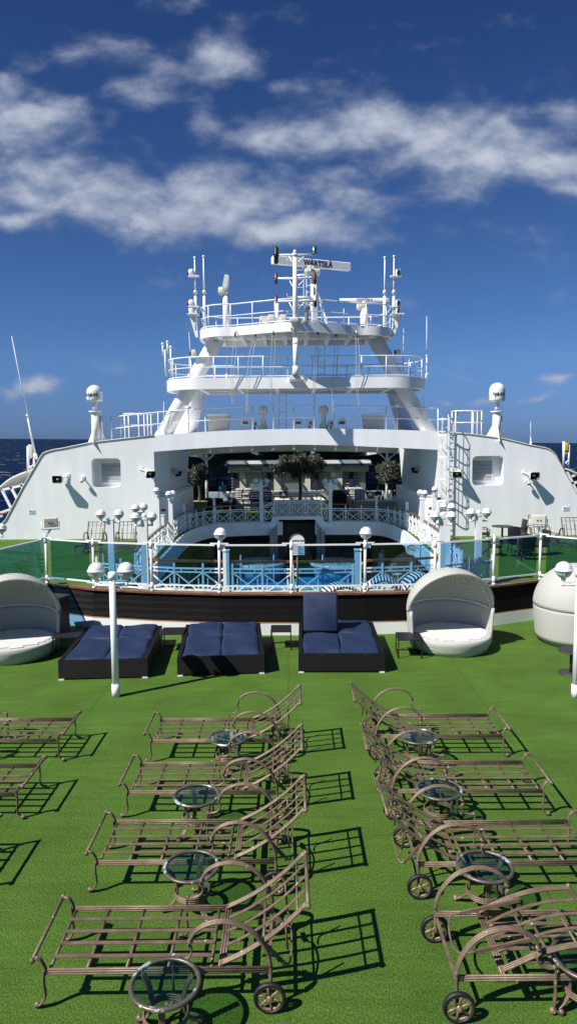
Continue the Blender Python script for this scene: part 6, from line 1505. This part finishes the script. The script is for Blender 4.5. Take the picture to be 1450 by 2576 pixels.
# bathers
for i, (px, py, f, lb) in enumerate(((607, 1424, (.5, -1, 0), 'person bathing in the left hot tub, dark hair, left of two'), (655, 1423, (-.6, -1, 0), 'person bathing in the left hot tub, dark hair, right of two'), (845, 1420, (-.2, 1, 0), 'person bathing in the right hot tub, seen from behind'))):
    c = P(px, py-2, 39.0+.2*i); x, y, z = c.x, c.y, -1.72; t = thing('person', lb, 'person', (x, y, -2.3)); fz = V3(*f).normalized(); s_ = fz.cross(V3(0, 0, 1))
    o_ = V3(x, y, 0); m = MB(); m.ell(o_+V3(0, 0, z-.62), .17, .12, .22); m.ell(o_+V3(0, 0, z-.36), .17, .13, .16); limb(m, [o_+V3(0, 0, z-.28), o_+V3(0, 0, z-.08)], [.06, .055]); head(m, o_+V3(0, 0, z+.02), fz)
    for s in (-1, 1): w_ = o_+s_*s*.10+fz*.32+V3(0, 0, z-.24); limb(m, [o_+s_*s*.17+V3(0, 0, z-.30), o_+s_*s*.26+fz*.1+V3(0, 0, z-.46), w_], [.055, .042, .03]); hand(m, w_, fz-s_*s*.4, V3(0, 0, 1))
    skinny('body', m, 'skin', t, .012); hair(t, o_+V3(0, 0, z+.02), fz)
# furniture vaguely seen on the dark lower deck
def cafe_chair(label, x, y, rz, first=[None]):
    if first[0] is None:
        t = thing('pool_chair', label, 'chair', (0, 0, 0), 'pale metal chairs on the lower pool deck')
        m = MB(); m.box((0, 0, .45), (.46, .44, .03)); m.build('seat', 'cream', t); m = MB()
        for k in range(6): m.bar((-.2+k*.08, .22, .5), (-.2+k*.08, .27, .95), .02)
        m.tube(cr([(-.23, .22, .46), (-.23, .28, .92), (0, .29, 1.0), (.23, .28, .92), (.23, .22, .46)], 4), .018, 6); m.build('backrest', 'cream', t)
        for sx in (-1, 1):
            for sy in (-1, 1): m = MB(); m.cyl((sx*.2, sy*.19, .45), (sx*.23, sy*.23, 0), .016, n=6); m.build('leg', 'cream', t)
        first[0] = t
    else: t = dup(first[0], label=label)
    t.location = (x, y, -2.9); t.rotation_euler = (0, 0, R(rz))
for px, Y, rz, lb in ((470, 37.5, 30, 'pale pool chair deep in the shade at the lower left, nearest'), (500, 40, 150, 'pale pool chair in the lower left shade, middle'), (545, 41.5, 200, 'pale pool chair in the lower left shade, nearest the hot tub'), (1000, 39, 40, 'pale pool chair right of the standing bather'), (1035, 41, 160, 'pale pool chair in the lower right shade, middle'), (1075, 38, 220, 'pale pool chair in the lower right shade, rightmost')):
    cafe_chair(lb, P(px, 1400, Y).x, Y, rz)
# ------------------------------------------------------------------ ship's side wings left and right, small masts
def wing(label, s, roof, pts_px, Y0, Y1):
    t = thing('bridge_wing', label, 'wing', P(roof[0][0], roof[0][1], Y0)); q0 = [P(a, b, Y0) for a, b in roof]; q0 = cr(q0, 5)
    m = MB(); n = len(q0); m.add([p for p in q0]+[Vector((p.x, Y1, p.z)) for p in q0], [(i, i+1, i+1+n, i+n) for i in range(n-1)], True); o = m.build('roof', 'cream', t); solidify(o, .14, -1)
    m = MB()
    for (a, b) in pts_px:
        m.bar(P(*a, Y0+.1), P(*b, Y0+.1), .14)
    m.build('frame', 'white', t)
    return t
t = wing('curved white side wing with tinted windows beyond the left slope', -1, [(86, 1184), (72, 1189), (50, 1197), (25, 1210), (5, 1226), (-30, 1252)], [((6, 1232), (40, 1300)), ((28, 1224), (56, 1278)), ((54, 1216), (66, 1250)), ((6, 1232), (84, 1214)), ((0, 1290), (50, 1272)), ((-30, 1240), (6, 1300))], 44, 52)
m = MB(); m.add([P(-25, 1240, 44.3), P(6, 1232, 44.3), P(84, 1214, 44.3), P(56, 1278, 44.3), P(-5, 1300, 44.3)], [(0, 1, 2, 3, 4)]); o = m.build('pane', 'tint_glass', t); solidify(o, .03)
m = MB(); a, b = P(-20, 1300, 43.6), P(46, 1281, 43.6); m.bar(a, b, .1); m.build('handrail', 'wood', t)
t = wing('curved white side wing with dark openings beyond the right slope', 1, [(1412, 1174), (1425, 1178), (1440, 1184), (1460, 1194), (1490, 1212)], [((1424, 1186), (1450, 1240)), ((1436, 1198), (1452, 1190)), ((1432, 1215), (1470, 1210))], 44, 52)
m = MB(); m.add([P(1418, 1186, 44.3), P(1432, 1184, 44.3), P(1470, 1200, 44.3), P(1470, 1290, 44.3), P(1445, 1260, 44.3)], [(0, 1, 2, 3, 4)]); o = m.build('pane', 'dark_glass', t); solidify(o, .03)
def sidemast(label, px, px2, ya, yb, Y):
    t = thing('side_mast', label, 'mast', P(px, yb, Y)); m = MB(); a, b = P(px, ya, Y), P(px, yb, Y); m.cyl(a, b, .075, n=8); a2, b2 = P(px2, ya+8, Y), P(px2, yb, Y); m.cyl(a2, b2, .06, n=8)
    c_, d_ = P(px, (ya+yb)/2, Y), P(px2, (ya+yb)/2-10, Y); m.cyl(c_, d_, .04); m.cyl(P(px, yb-20, Y), P(px2, yb-5, Y), .04); m.cyl(P(px, yb-8, Y), P(px2, (ya+yb)/2+12, Y), .035); m.build('mast', 'white', t)
    return t
t = sidemast('short twin white mast with a pale antenna box over the left wing', 71, 86, 1122, 1188, 42); c = P(78, 1134, 42); m = MB(); m.rbox(c, (.26, .2, .75), .04); m.build('antenna_box', 'cream', t)
t = sidemast('short twin white mast with a yellowish box over the right wing', 1416, 1429, 1110, 1178, 42); c = P(1422, 1124, 42); m = MB(); m.rbox(c, (.24, .2, .5), .04); m.build('antenna_box', 'yellow', t)
